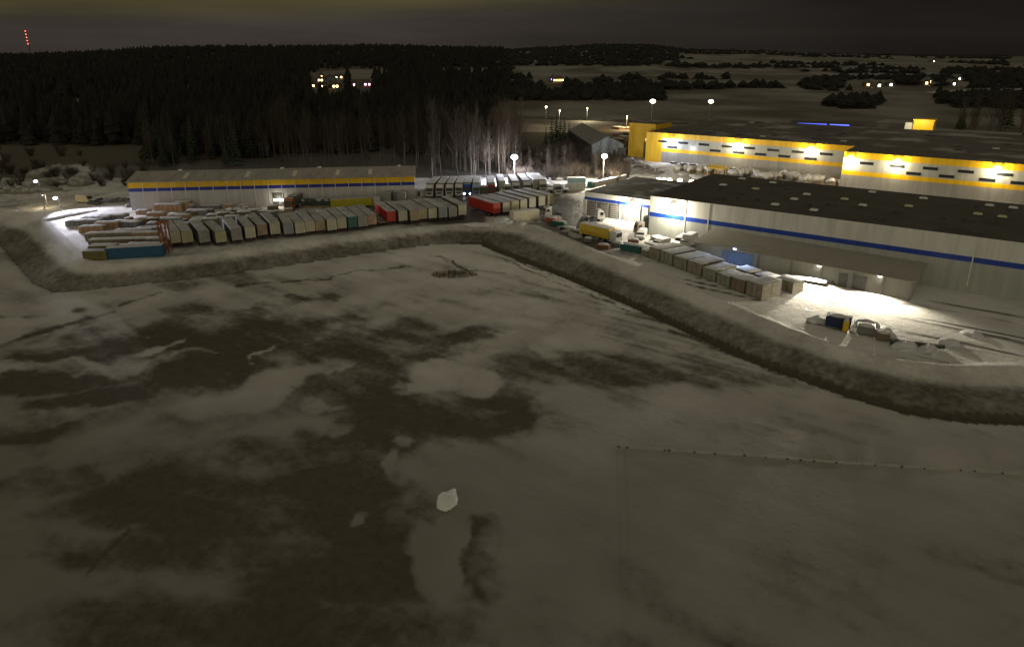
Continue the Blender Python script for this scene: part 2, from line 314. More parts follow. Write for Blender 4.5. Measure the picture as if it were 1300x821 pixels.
def build_ground():
    ang = np.concatenate([np.linspace(-180, -62, 60, endpoint=False), np.linspace(-62, -46, 40, endpoint=False), np.linspace(-46, 46, 720, endpoint=False), np.linspace(46, 62, 40, endpoint=False), np.linspace(62, 180, 60, endpoint=False)])
    rad = [0.5, 8, 16, 22]; r = 26.
    while r < 7000: rad.append(r); r *= 1.0068 if r < 420 else 1.02
    rad = np.array(rad); na, nr = len(ang), len(rad)
    A, R = np.meshgrid(np.radians(ang), rad); X = (R * np.sin(A)).ravel(); Y = (R * np.cos(A)).ravel()
    z, t, ih, il, dw = terrain(X, Y, True)
    px, py = topx(X, Y, z); vis = (Y > 5)
    # domain warp gives the patches ragged edges
    wx = (fbm(X / 6 + 3, Y / 6, 6) - .5) * 1.25; wy = (fbm(X / 6 + 80, Y / 6 + 40, 6) - .5) * 1.25
    qx = px + wx * 80; qy = py + wy * 26
    d = ell(qx, qy, DARK); l = ell(px + wx * 75, py + wy * 30, LIGHT)
    n = fbm(X / 9, Y / 9, 6); u_ = X * E1.x + Y * E1.y; v_ = X * E2.x + Y * E2.y; smear = fbm(u_ / 14 + 40, v_ / 2.6, 5)
    snow = .80 - .74 * d + .62 * l * (.3 + d) + (n - .5) * .9 + (smear - .5) * .75
    fine = fbm(X / 1.3 + 7, Y / 1.3, 3); snow += (fine - .5) * .30
    dlow = pdist(X, Y, LOW)[0]; snow = snow + (fbm(u_ / 25, v_ / .9, 4) - .5) * 1.3 * np.exp(-dlow / 16) * (X > -10)
    for a, b, w in [((0, 438), (75, 412), 3), ((75, 412), (146, 393), 2.5), ((150, 385), (205, 374), 1.5), ((543, 325), (575, 330), 1.3), ((575, 330), (592, 340), 1.5), ((592, 340), (640, 345), 1.3), ((0, 400), (60, 398), 3), ((110, 731), (165, 668), 2), ((420, 350), (520, 338), 1), ((300, 362), (420, 352), 1.2), ((640, 330), (800, 395), 1.5), ((655, 330), (830, 402), 1.2), ((850, 420), (1010, 482), 1.6)]:
        snow -= .6 * seg(px, py + wy * 10, a, b, w)
    light_falloff = 1 - .76 * sst(170, 58, np.hypot(X, Y)) * il - .42 * sst(30, -100, X) * il; light_falloff = np.where(np.hypot(X, Y) > 420, .13, light_falloff) * (1 + .7 * (n - .5) + .5 * (smear - .5)) * (1 - .28 * seg(px, py, (783, 566), (787, 735), 1.6) - .22 * seg(px, py, (793, 566), (800, 735), 1.6)) * (1 - .12 * sst(784, 790, px) * sst(560, 590, py) * il)  # lamp falloff and lens darkening painted into snow tone, plus noise and tracks
    snow = np.where(il & (Y < 400), snow, .72 + (n - .5) * 1.1 + (fine - .5) * .4)
    bank = (~ih) & (~il)
    snow = np.where(bank, .66 + (fine - .5) * .16 + (n - .5) * .25 - .42 * sst(.38, .56, t), snow)     # darker below the middle of the bank
    snow = np.where((dw > .3) & ~ih & (X > -14) & (Y < 190), .0, snow)
    R1 = np.hypot(X, Y)
    # yards: packed snow with worn wheel lanes
    u = X * E1.x + Y * E1.y; v = X * E2.x + Y * E2.y
    lane = fbm(u / 22, v / 1.3, 4)
    yard = ih & (R1 < 330)
    right = X > 30
    ysn = np.where(right & (Y < 170), .95 - 1.6 * np.clip(.46 - lane, 0, 1) * 3, .62 + (fine - .5) * .9 + (n - .5) * .8)
    ysn = np.where((X < -30) & (X > -150), .72 + (n - .5) * .9 + (fine - .5) * .5, ysn)
    wet = seg(px, py, (560, 250), (585, 262), 22) + seg(px, py, (595, 255), (600, 290), 14) + seg(px, py, (700, 262), (745, 300), 22)
    ysn = ysn - .8 * np.clip(wet, 0, 1)
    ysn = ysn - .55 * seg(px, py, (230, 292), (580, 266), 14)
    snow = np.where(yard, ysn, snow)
    # beyond: dark brush on the left, fields on the right with hedges
    beyond = ih & (R1 >= 215) & ((px < 850) & (py < 232) & (py > 60))
    farn = fbm(X / 60 + 4, Y / 60 + 9, 4)
    snow = np.where(beyond & (px < 800) & (py > 120) & (py < 226) & (px > 0), -.02 + (n - .5) * .35, snow)
    snow = np.where(ih & (R1 > 420), .42 + (farn - .5) * 1.3, snow)
    snow = np.where(ih & (R1 > 420) & (px < 640) & (py > 66), .05 + (farn - .5) * .5, snow)
    for x0, x1, y0, y1 in [(398, 505, 88, 101), (45, 105, 126, 140), (555, 640, 88, 97), (60, 130, 208, 232)]:
        k = sst(1.25, .75, np.hypot((px - (x0 + x1) / 2) / ((x1 - x0) / 2), (py - (y0 + y1) / 2 + (px - (x0 + x1) / 2) * .03) / ((y1 - y0) / 2)) + (farn - .5) * 1.1)
        snow = np.where(vis & ih, snow + k * .55, snow)
    me = bpy.data.meshes.new('ground')
    nv = na * nr
    co = np.stack([X, Y, z], 1).astype(np.float32)
    i = np.arange(nr - 1)[:, None] * na; j = np.arange(na)[None, :]; j2 = (j + 1) % na
    f = np.stack([i + j, i + na + j, i + na + j2, i + j2], -1).reshape(-1, 4)[:, ::-1]
    cap = np.arange(na)
    me.vertices.add(nv); me.vertices.foreach_set('co', co.ravel())
    nf = len(f); me.loops.add(nf * 4 + na); me.polygons.add(nf + 1)
    me.loops.foreach_set('vertex_index', np.concatenate([f.ravel(), cap[::-1]]).astype(np.int32))
    me.polygons.foreach_set('loop_start', np.concatenate([np.arange(nf) * 4, [nf * 4]]).astype(np.int32))
    me.update(calc_edges=True); me.validate()
    if me.polygons[1000].normal.z < 0: me.flip_normals()
    at = me.attributes.new('snowcover', 'FLOAT', 'POINT'); at.data.foreach_set('value', np.clip(snow, 0, 1).astype(np.float32))
    at3 = me.attributes.new('snow_light_falloff', 'FLOAT', 'POINT'); at3.data.foreach_set('value', np.clip(light_falloff + .28 * l * il * sst(600, 470, py), .1, 1).astype(np.float32))
    kindv = np.where(yard, 1.0, 0.0); at2 = me.attributes.new('paved', 'FLOAT', 'POINT'); at2.data.foreach_set('value', kindv.astype(np.float32))
    me.shade_smooth()
    m = bpy.data.materials.new('snowy ground'); m.use_nodes = True; t_ = m.node_tree; b = t_.nodes['Principled BSDF']; l_ = t_.links.new
    at_ = N(t_, 'ShaderNodeAttribute', attribute_name='snowcover'); pv = N(t_, 'ShaderNodeAttribute', attribute_name='paved'); geo = N(t_, 'ShaderNodeNewGeometry')
    n1 = N(t_, 'ShaderNodeTexNoise', inp={'Scale': .9, 'Detail': 9.0, 'Roughness': .68}); l_(geo.outputs['Position'], n1.inputs['Vector'])
    n2 = N(t_, 'ShaderNodeTexNoise', inp={'Scale': .12, 'Detail': 4.0}); l_(geo.outputs['Position'], n2.inputs['Vector'])
    ma = N(t_, 'ShaderNodeMath', operation='MULTIPLY_ADD', inp={1: .5, 2: -.25}); l_(n1.outputs[0], ma.inputs[0])
    sm = N(t_, 'ShaderNodeMath', operation='ADD'); l_(at_.outputs['Fac'], sm.inputs[0]); l_(ma.outputs[0], sm.inputs[1])
    fr = N(t_, 'ShaderNodeMapRange', interpolation_type='SMOOTHSTEP', inp={1: .03, 2: .84}); l_(sm.outputs[0], fr.inputs[0])
    soil = ramp(t_, [(.3, (.075, .060, .042)), (.6, (.11, .09, .062)), (.8, (.085, .08, .05))]); l_(n1.outputs[0], soil.inputs[0])
    pave = ramp(t_, [(.3, (.07, .067, .065)), (.7, (.13, .12, .11))]); l_(n1.outputs[0], pave.inputs[0])
    gm = N(t_, 'ShaderNodeMix', data_type='RGBA'); l_(pv.outputs['Fac'], gm.inputs[0]); l_(soil.outputs[0], gm.inputs[6]); l_(pave.outputs[0], gm.inputs[7])
    sn = ramp(t_, [(.25, (.62, .60, .56)), (.75, (.80, .79, .76))]); l_(n2.outputs[0], sn.inputs[0])
    # snow colour darkens with the painted light falloff, mixed with drifts and tracks
    dp = N(t_, 'ShaderNodeAttribute', attribute_name='snow_light_falloff'); dm = N(t_, 'ShaderNodeMapRange', inp={1: 0., 2: 1., 3: .12, 4: 1.}); l_(dp.outputs['Fac'], dm.inputs[0])
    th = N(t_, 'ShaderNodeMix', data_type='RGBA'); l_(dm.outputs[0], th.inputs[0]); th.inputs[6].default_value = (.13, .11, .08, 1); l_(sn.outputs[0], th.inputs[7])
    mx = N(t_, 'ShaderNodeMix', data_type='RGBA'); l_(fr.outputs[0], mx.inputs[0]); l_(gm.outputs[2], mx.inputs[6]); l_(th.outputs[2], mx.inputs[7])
    l_(mx.outputs[2], b.inputs['Base Color'])
    rr = N(t_, 'ShaderNodeMapRange', inp={1: 0., 2: 1., 3: .95, 4: .45}); l_(pv.outputs['Fac'], rr.inputs[0])
    rr2 = N(t_, 'ShaderNodeMix', data_type='FLOAT'); l_(fr.outputs[0], rr2.inputs[0]); l_(rr.outputs[0], rr2.inputs[2]); rr2.inputs[3].default_value = .85
    l_(rr2.outputs[0], b.inputs['Roughness'])
    bpn = N(t_, 'ShaderNodeBump', inp={'Strength': .7, 'Distance': .35}); l_(n1.outputs[0], bpn.inputs['Height']); l_(bpn.outputs[0], b.inputs['Normal'])
    me.materials.append(m)
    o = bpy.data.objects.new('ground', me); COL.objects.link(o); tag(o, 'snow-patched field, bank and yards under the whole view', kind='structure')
build_ground()

def ribbon(name, pts, w, mat, label, lift=.03, step=8):
    mb = MB(); P = []
    for (a, b) in zip(pts[:-1], pts[1:]):
        a, b = Vector(a[:2]), Vector(b[:2]); n = max(1, int((b - a).length / step))
        for i in range(n): P.append(a.lerp(b, i / n))
    P.append(Vector(pts[-1][:2])); vs = []
    for i, p in enumerate(P):
        d = (P[min(i + 1, len(P) - 1)] - P[max(i - 1, 0)]).normalized(); nn = Vector((-d.y, d.x))
        for s in (-.5, 0, .5):
            q = p + nn * w * s; vs.append((q.x, q.y, max(tz(q.x, q.y), tz(p.x, p.y)) + lift + .25))
    fs = []
    for i in range(len(P) - 1):
        for k in (0, 1): fs.append((3 * i + k, 3 * i + k + 1, 3 * i + k + 4, 3 * i + k + 3))
    mb.add(vs, fs); o = mb.build(name, mat); 
    tag(o, label, kind='structure'); return o
m_road = M('wet asphalt', (.05, .048, .046), .35, .3, .1, snow=.25, snowthr=.55)
hw = [GT(560, 143), GT(640, 147), GT(700, 150), GT(800, 154), GT(900, 157), GT(1100, 163), GT(1200, 171), GT(1300, 179), GT(1420, 188)]
ribbon('road', hw, 16, m_road, 'dark main road crossing beyond the yellow halls')
ribbon('road', [GT(1180, 118), GT(1240, 115), GT(1330, 112)], 12, m_snow, 'pale snowy lane far beyond on the right', step=20)

# ------------------------------------------------------------ lamps
def plight(parent, loc, power, col, r=.25, spot=None):
    power *= 2.8
    l = bpy.data.lights.new('lamp_light', 'SPOT' if spot else 'POINT'); l.energy = power; l.color = col; l.shadow_soft_size = r
    if spot: l.spot_size = radians(spot); l.spot_blend = .6
    o = bpy.data.objects.new('lamp_light', l); COL.objects.link(o); o.parent = parent; o.location = loc
    return o
COOL = (.86, .88, 1.0); WARM = (1., .80, .48); NEUT = (1., .90, .70)
def street_lamp(loc, h, power, col, label, ename, size=.5, es=60, group=None, lit=True, heads=1):
    r = empty('street_lamp', loc, 0, label, 'street lamp', group)
    mb = MB(); mb.tube((0, 0, 0), (0, 0, h), .14, .08, 8); mb.tube((0, 0, h - .1), (0, -1.0, h + .1), .06, .05, 6); mb.box(-.25, .25, -.25, .25, 0, .25); mb.build('pole', m_grey, r)
    mb = MB(); mb.bev(-.3, .3, -1.75, -.95, h + .05, h + .25, .05); mb.build('lamp_head', m_grey, r)
    if lit:
        mb = MB(); mb.blob((0, -1.35, h - .02), (size, size, size * .7), 1, 0, 10, 6); mb.build('bulb', EM(ename, col, es), r, smooth=True)
        plight(r, (0, -1.35, h - .9), power, col, .3)
    return r
def wall_lamp(loc, outv, power, col, label, ename, size=.35, es=60, group='lamps on the hall walls', shield=False):
    rz = atan2(outv.y, outv.x) + pi / 2
    r = empty('wall_lamp', loc, rz, label, 'lamp', group)
    mb = MB(); mb.box(-.1, .1, -.5, 0, -.05, .05); mb.box(-.2, .2, -.08, 0, -.2, .2); mb.build('bracket', m_grey, r)
    mb = MB(); mb.bev(-.35, .35, -.95, -.45, -.05, .12, .04); mb.build('lamp_head', m_grey, r)
    mb = MB(); mb.blob((0, -.7, -.16), (size, size * .8, size * .5), 1, 0, 10, 6); mb.build('bulb', EM(ename, col, es), r, smooth=True)
    if shield: lo = plight(r, (0, -1.0, -.45), power, col, .3, 150); lo.rotation_euler = (radians(-60), 0, 0)
    else: plight(r, (0, -1.6, -1.0), power, col, .3)
    return r

# ------------------------------------------------------------ local frame of the right-hand halls
A = Vector((35.3, 172.2, 0))
def WP(a, b, z=0, O=A): return O + E1 * a + E2 * b + UP * z
def onwall(px, py, O, b=0):                              # (a, z) where a sight line meets the wall plane b
    u, v = px - 650, 365.5 - py
    d = Vector((u, F * cos(PITCH) + v * sin(PITCH), v * cos(PITCH) - F * sin(PITCH)))
    C_ = Vector((0, 0, H)); t = ((O + E2 * b) - C_).dot(E2) / d.dot(E2); p = C_ + d * t
    return (p - O).dot(E1), p.z
RZ = atan2(E1.y, E1.x)
def lbox(mb, a0, a1, b0, b1, z0, z1, O=A, m=0): mb.frame(WP(a0, b0, z0, O), E1 * (a1 - a0), E2 * (b1 - b0), UP * (z1 - z0), m)
def hall(O, name, label, cat, a0, a1, b0, b1, h, bands, wallm, roofm, par=.5, side_bands=True):
    """box hall: coloured horizontal wall bands (z0,z1,mat), flat roof inside a parapet"""
    r = empty(name, WP(a0, b0, 0, O), 0, label, cat); base = WP(a0, b0, 0, O)
    def bb(mb, *a): 
        lbox(mb, *a, O=O)
        k = len(mb.v) - 8
        for i in range(k, len(mb.v)): mb.v[i] = tuple(Vector(mb.v[i]) - base)
    for i, (z0, z1, m, nm) in enumerate(bands):
        mb = MB(); bb(mb, a0, a1, b0, b0 + .3, z0, z1); bb(mb, a0, a0 + .3, b0 + .3, b1 - .3, z0, z1); bb(mb, a1 - .3, a1, b0 + .3, b1 - .3, z0, z1); bb(mb, a0, a1, b1 - .3, b1, z0, z1)
        mb.build(nm, m, r)
    mb = MB(); bb(mb, a0 - .05, a1 + .05, b0 + .22, b1 + .08, h - .2, h + .04); mb.build('roof', roofm, r)
    return r, base, bb
c_white = cladding('white cladding', (.72, .71, .66)); c_grey = cladding('pale grey cladding', (.42, .44, .41), rib=.8)
c_yel = cladding('yellow cladding', (.80, .50, .010), rib=1.2); c_blue = cladding('blue cladding', (.008, .05, .36)); c_grey2 = cladding('mid grey cladding', (.30, .30, .29), rib=1.0)

# --- white hall with the blue band
r, base, bb = hall(A, 'warehouse', 'big white warehouse with a blue stripe and dark flat roof', 'warehouse', 0, 100, 0, 43, 10.1,
    [(-2, 4.95, c_grey, 'lower_wall'), (4.95, 6.05, c_blue, 'blue_band'), (6.05, 10.1, c_white, 'upper_wall')], None, m_darkroof, .4)
for a in (9.5, 15.5, 70): mb = MB(); bb(mb, a, a + .25, -.12, 0, 0, 9.9); mb.build('downpipe', m_white, r)
sky_pts = [(942, 228, 1), (981, 233, 1), (918, 236, 1), (959, 241, 2), (984, 261, 1), (940.5, 246, 0), (899.5, 241, 0), (915, 253, 0), (1024, 248, 1), (1008, 254, 1), (1072, 254, 2), (1056, 260, 0), (1033, 268, 1), (1153, 263, 2), (1172, 253, 1), (1139, 269.5, 0), (1256, 262, 1), (1286, 265, 1), (1241, 273, 2), (1272, 276.5, 2), (1229, 280, 0), (1260, 284, 0), (1209, 291, 0), (1242, 296, 0), (1117, 278.5, 0), (1107, 245, 1), (1000, 240, 0), (1095, 262, 1)]
m_dome = M('skylight dome', (.75, .74, .70), .3, .05); m_domey = M('yellowish skylight dome', (.6, .58, .35), .3, .05)  # two plain dome colours, pale and yellowish
for x, y, k in sky_pts:
    p = G(x, y, 10.2) - base; mb = MB(); mb.bev(-1.0, 1.0, -1.0, 1.0, 0, .30, .1)
    o = mb.build('skylight_kerb', m_dark, r, (p.x, p.y, 10.12), RZ)
    mb = MB(); mb.bev(-.9, .9, -.9, .9, .30, .62, .22); mb.build('skylight', [m_darkroof, m_dome, m_domey][k], o)
rng2 = random.Random(4)
for i in range(9):
    a, b = rng2.uniform(6, 80), rng2.uniform(6, 38); mb = MB(); bb(mb, a, a + .7, b, b + .7, 10.1, 10.8); mb.build('roof_vent', m_dark, r)
# --- low bay building beside it
r, base, bb = hall(A, 'loading_bay_building', 'low white loading building with blue fascia stripe and dock doors', 'building', -25.8, -.05, 11, 43, 6.6,
    [(5.2, 6.6, c_white, 'fascia'), (4.4, 5.2, c_blue, 'blue_band'), (0, 4.4, c_grey2, 'wall')], None, M('bay roof', (.12, .11, .10), .85, .4, .15, snow=.5, snowthr=.55), .35)
mb = MB()
for a in (-25.9, -14.2, -11.2, -8.4, -6.0): mb2 = MB(); bb(mb2, a, a + (.9 if a < -20 else .5), 10.75, 11, 0, 4.4); mb2.build('pillar', m_white, r)
for i, a in enumerate((-24.4, -20.6, -17.2, -13.4, -10.4, -5.2)):
    wdt = 2.7 if i < 3 else (2.0 if i < 5 else 4.0)
    mb2 = MB(); bb(mb2, a, a + wdt, 10.85, 11, 0, 4.0); d = mb2.build('dock_door', M('dock door', (.16, .15, .14), .6), r)
    mb2 = MB()
    for k in range(6): bb(mb2, a + .1, a + wdt - .1, 10.80, 10.85, .4 + k * .58, .58 + k * .58)
    mb2.build('door_slat', M('door slat', (.42, .41, .38), .6), d)
# --- lean-to shed in front of the white hall
SO = A
r = empty('lean_to_shed', WP(17.2, -12), 0, 'long open shed with a single sloping roof against the white warehouse', 'shed'); base = WP(17.2, -12)
def sb(mb, *a):
    lbox(mb, *a); k = len(mb.v) - 8
    for i in range(k, len(mb.v)): mb.v[i] = tuple(Vector(mb.v[i]) - base)
mb = MB(); q = [WP(17.2, -13, 3.35), WP(62.2, -13, 2.55), WP(62.6, -.02, 3.3), WP(17.0, -.02, 4.1)]
mb.add([v - base for v in q] + [v - base + UP * .2 for v in q], [(3, 2, 1, 0), (4, 5, 6, 7), (0, 1, 5, 4), (1, 2, 6, 5), (2, 3, 7, 6), (3, 0, 4, 7)]); mb.build('roof', M('shed roof', (.34, .32, .27), .8, .10, .3, streak=(1, 1, 1)), r)
c_shed = cladding('shed cladding', (.42, .42, .38), rib=1.1)
mb = MB()
for k in range(9): a_ = 17.5 + k * 4.93; sb(mb, a_, a_ + 4.93, -12.3, -12.05, -2, 3.3 - .088 * (k + 1))
sb(mb, 61.7, 61.9, -12.05, -.3, -2, 2.5); sb(mb, 17.5, 17.7, -12.05, -.3, -1, 3.3); mb.build('wall', c_shed, r)
for a in (17.6, 25, 32, 39, 45, 51, 56.5, 61.5): mb = MB(); sb(mb, a, a + .3, -12.75, -12.45, -2, 3.3 - (a - 17) * .0178); mb.build('post', m_grey, r)
for a, wd, m in ((48.6, 1.7, m_dark), (51.4, 2.4, m_dark)): mb = MB(); sb(mb, a, a + wd, -12.42, -12.3, -2, 1.9); mb.build('door', m, r)
mb = MB(); sb(mb, 24, 31, -12.4, -12.3, -.5, 2.7); mb.build('blue_lit_wall', M('blue lit wall', (.16, .24, .45), .5, .1), r)  # wall patch coloured blue, painting in the bluish light under the eave
for (px, py, pw, col, lb, en, es) in [(933, 316, 1500, (.55, .68, 1.), 'small blue-white lamp under the shed eave', 'blue white bulb', 60), (1040, 338, 8000, NEUT, 'warm lamp at the middle of the shed eave', 'neutral bulb', 90), (1117, 351, 7500, NEUT, 'brightest lamp near the right end of the shed eave', 'neutral bulb', 90)]:
    a, z = onwall(px, py, A, -12.9); wall_lamp(WP(a, -12.4, z + .25), -E2, pw, col, lb, en, .34, es, 'lamps under the shed eave', True)
# lamps on the white halls
wall_lamp(WP(onwall(801, 254, A, 10.3)[0], 10.98, 5.0), -E2, 2600, NEUT, 'glaring lamp on the blue stripe above the dock doors', 'neutral bulb', .62, 90)
wall_lamp(WP(onwall(854, 260, A, -.7)[0], -.02, 8.4), -E2, 2400, NEUT, 'bright lamp high on the white wall near its left corner', 'neutral bulb', .62, 90)

# --- yellow halls
Y1 = G(829, 168, 12.5); Y1.z = 0
YB = lambda: [(0, 4.6, c_grey2, 'lower_wall'), (4.6, 6.1, c_yel, 'yellow_band'), (6.1, 10.4, c_grey, 'upper_wall'), (10.4, 12.5, c_yel, 'yellow_band')]
m_yroof = M('yellow hall roof', (.115, .10, .085), .8, .35, .06, snow=.35, snowthr=.52)
LY1 = (G(1080, 186, 12.5) - Y1).dot(E1)
r1_, base1, bb1 = hall(Y1, 'yellow_warehouse', 'long grey warehouse with two yellow stripes behind the snowy lot', 'warehouse', -3, LY1 + 1, 0, 80, 12.5, YB(), None, m_yroof, .3)
mb = MB(); bb1(mb, -3.0, 4.5, -.08, 0, 0, 12.52); mb.build('yellow_corner', c_yel, r1_)
def strip_windows(r, bb, O, b, lst, w=4.4):
    for x, y in lst:
        a, z = onwall(x, y, O, b); mb = MB(); bb(mb, a - w / 2, a + w / 2, b - .06, b, z - .5, z + .5); fr = mb.build('window', m_dark, r)
        mb = MB(); bb(mb, a - w / 2 + .15, a + w / 2 - .15, b - .09, b - .06, z - .38, z + .38); mb.build('pane', m_glass, fr)
strip_windows(r1_, bb1, Y1, 0, [(841.6, 179.6), (867, 181.5), (893.6, 183.7), (923, 186), (951, 188), (981.5, 190.7), (1013, 193), (1048.7, 195.7), (853.4, 186.8), (908, 191.4), (937.6, 193.7), (965.5, 196), (995.6, 198.5), (1029, 201.5)], 4.6)
B2 = -17.5
Y2a0 = LY1 + 1.2
r2_, base2, bb2 = hall(Y1, 'yellow_warehouse', 'nearer yellow-striped warehouse block standing forward on the right', 'warehouse', Y2a0, Y2a0 + 95, B2, 80, 12.5, YB(), None, m_yroof, .3)
strip_windows(r2_, bb2, Y1, B2, [(1100, 207.5), (1139, 211), (1181, 214), (1226, 218), (1275, 221.6), (1159.5, 220.4), (1201.5, 224), (1253, 228.4), (1293.5, 232.4)], 4.4)
r0_, base0, bb0 = hall(Y1, 'yellow_tower_block', 'tall all-yellow end block at the far corner of the yellow warehouse', 'building', -16, -3.1, 9, 26, 15, [(0, 15, M('yellow block wall', (.62, .38, .015), .6, .15), 'wall')], None, m_yroof, .3)
mb = MB(); bb0(mb, -7.5, -3.6, 8.9, 9, 7.6, 8.6); mb.build('lit_window', EM('window light', (1, .85, .5), 2.2), r0_)
mb = MB(); bb0(mb, -8.3, -3.4, 8.92, 9, 0, 6.8); mb.build('door', m_dark, r0_)
rr = random.Random(8)
for (rt, bbx, a0, a1, b0) in ((r1_, bb1, 6, LY1 - 6, 8), (r2_, bb2, Y2a0 + 6, Y2a0 + 88, -10)):
    for i in range(16):
        a, b = rr.uniform(a0, a1), rr.uniform(b0, 72); mb = MB(); bbx(mb, a, a + 2.2, b, b + 1.4, 12.5, 12.85); mb.build('skylight', rr.choice([m_darkroof, m_dark, m_dome]), rt)
for x, y, b, lb, col, en in [(852, 178, 0, 'cool lamp under the top yellow stripe at its left end', COOL, 'cool bulb'), (936, 183, 0, 'bright lamp under the top yellow stripe in the middle of the long hall', NEUT, 'neutral bulb'), (1029, 188, 0, 'bright lamp at the right part of the long yellow hall', NEUT, 'neutral bulb'), (879, 187, 0, 'low violet-white lamp between strip windows of the long hall', COOL, 'cool bulb'),
        (1080, 200, B2, 'lamp on the left corner of the nearer yellow hall', NEUT, 'neutral bulb'), (1139, 204, B2, 'bright lamp left of centre on the nearer yellow hall', NEUT, 'neutral bulb'), (1266, 213, B2, 'bright lamp at the right end of the nearer yellow hall', NEUT, 'neutral bulb')]:
    a, z = onwall(x, y, Y1, b - .6)
    small = x == 879
    wall_lamp(WP(a, b - .02 - (.09 if x < 860 and False else 0), z + .2, Y1), -E2, 70 if small else 1600, (1., .80, .50) if col is NEUT else col, lb, en, .35 if small else .85, 60 if small else 90)

# ------------------------------------------------------------ left warehouse with yellow and blue stripes
LO = Vector((-114.0, 201.5, 0)); LE = Vector((83.6, 11.3, 0)); LW = LE.length; LE.normalize(); LN = Vector((-LE.y, LE.x, 0))
def lw(mb, a0, a1, b0, b1, z0, z1, m=0): mb.frame(LE * a0 + LN * b0 + UP * z0, LE * (a1 - a0), LN * (b1 - b0), UP * (z1 - z0), m)
HE, HR, DP = 8.3, 10.0, 18.0
r = empty('warehouse', LO, 0, 'grey warehouse with yellow and blue stripes and pitched roof on the left', 'warehouse')
cl_l = cladding('left hall cladding', (.52, .51, .53), rib=1.0, dirv=LE); cl_y = cladding('left yellow cladding', (.80, .50, .010), rib=1.0, dirv=LE); cl_b = cladding('left blue cladding', (.012, .03, .30), rib=1.0, dirv=LE)
for (z0, z1, m, nm) in [(0, 5.55, cl_l, 'lower_wall'), (5.55, 6.55, cl_b, 'blue_band'), (6.55, HE, cl_y, 'yellow_band')]:
    mb = MB(); lw(mb, 0, LW, 0, .25, z0, z1); lw(mb, 0, .25, .25, DP, z0, z1); lw(mb, LW - .25, LW, .25, DP, z0, z1); lw(mb, .25, LW - .25, DP - .25, DP, z0, z1); mb.build(nm, m, r)
mb = MB()
for a in (0, LW - .25):
    q = [LE * a + UP * HE, LE * a + LN * DP + UP * HE, LE * a + LN * DP / 2 + UP * HR]; q2 = [v + LE * .25 for v in q]
    mb.add(q + q2, [(0, 1, 2), (5, 4, 3), (0, 3, 4, 1), (1, 4, 5, 2), (2, 5, 3, 0)])
mb.build('gable', cl_y, r)
mb = MB()
for s in (0, 1):
    b0, b1 = (-.4, DP / 2) if s == 0 else (DP + .4, DP / 2)
    q = [LE * -.4 + LN * b0 + UP * (HE - .02), LE * (LW + .4) + LN * b0 + UP * (HE - .02), LE * (LW + .4) + LN * b1 + UP * (HR + .05), LE * -.4 + LN * b1 + UP * (HR + .05)]
    fs = [(0, 1, 2, 3), (7, 6, 5, 4), (0, 4, 5, 1), (2, 6, 7, 3), (1, 5, 6, 2), (3, 7, 4, 0)]
    mb.add([v + UP * .2 for v in q] + q, fs if s == 0 else [f[::-1] for f in fs])
mb.build('roof', M('thin snow roof', (.33, .31, .28), .85, .25, .25, streak=(1.5, .5, 1)), r)
for a in range(4, int(LW), 4):
    if a in (44, 48): pass
    mb = MB(); lw(mb, a, a + .14, -.12, 0, .2, 8.2); mb.build('downpipe', m_white, r)
for a in (15, 33, 47, 60, 70): 
    mb = MB(); q = [LE * a + LN * 1.5 + UP * (HE + .45), LE * (a + 1.2) + LN * 1.5 + UP * (HE + .45), LE * (a + 1.2) + LN * 6.5 + UP * (HR - .2), LE * a + LN * 6.5 + UP * (HR - .2)]
    mb.add(q + [v + UP * .08 for v in q], [(3, 2, 1, 0), (4, 5, 6, 7), (0, 1, 5, 4), (1, 2, 6, 5), (2, 3, 7, 6), (3, 0, 4, 7)]); mb.build('skylight', M('pale rooflight', (.62, .60, .48), .4), r)
for a in (12, 42.5, 54, 79): mb = MB(); lw(mb, a, a + 1.0, DP / 2 - .4, DP / 2 + .4, HR, HR + .55); mb.build('ridge_vent', m_white, r)
mb = MB(); lw(mb, 41.0, 44.4, -.1, 0, 0, 4.2); d = mb.build('door', m_dark, r)
mb = MB(); lw(mb, 41.2, 44.2, -.14, -.1, 1.6, 2.4); mb.build('lit_opening', EM('door light', (1, .9, .7), 1.8, True), d)
plight(r, tuple(LE * 42.7 - LN * 1.6 + UP * 2.4), 110, NEUT, .3)

# ------------------------------------------------------------ vehicles
m_box = M('trailer side', (.13, .125, .11), .55, .15, .7); m_doors = M('trailer doors', (.58, .56, .44), .5, .12, .7)  # sides darkened, painting in the shade between parked trailers
m_red = M('red tarpaulin', (.52, .035, .02), .5, .12); m_teal = M('teal container', (.02, .13, .13), .5, .2); m_olive = M('yellow-green tarpaulin', (.50, .44, .03), .5, .15)
m_cab = M('cab white', (.62, .62, .60), .35, .08); m_tl = M('tail lamp lens', (.35, .01, .01), .3); m_hl = M('headlamp glass', (.7, .7, .72), .15)
m_cabred = M('cab dark red', (.30, .03, .02), .35, .1); m_cabblue = M('cab blue', (.02, .08, .38), .35, .1); m_wheelrim = M('wheel rim', (.3, .3, .3), .4, metal=.5)
def wheel(r, x, y, rad=.5, w=.35, nm='wheel'):
    mb = MB(); mb.tube((x - w / 2, y, rad), (x + w / 2, y, rad), rad, n=14); o = mb.build(nm, m_black, r)
    mb = MB(); s = 1 if x > 0 else -1; mb.tube((x + s * w * .5, y, rad), (x + s * (w * .5 + .02), y, rad), rad * .55, n=10); mb.build('rim', m_wheelrim, o); return o
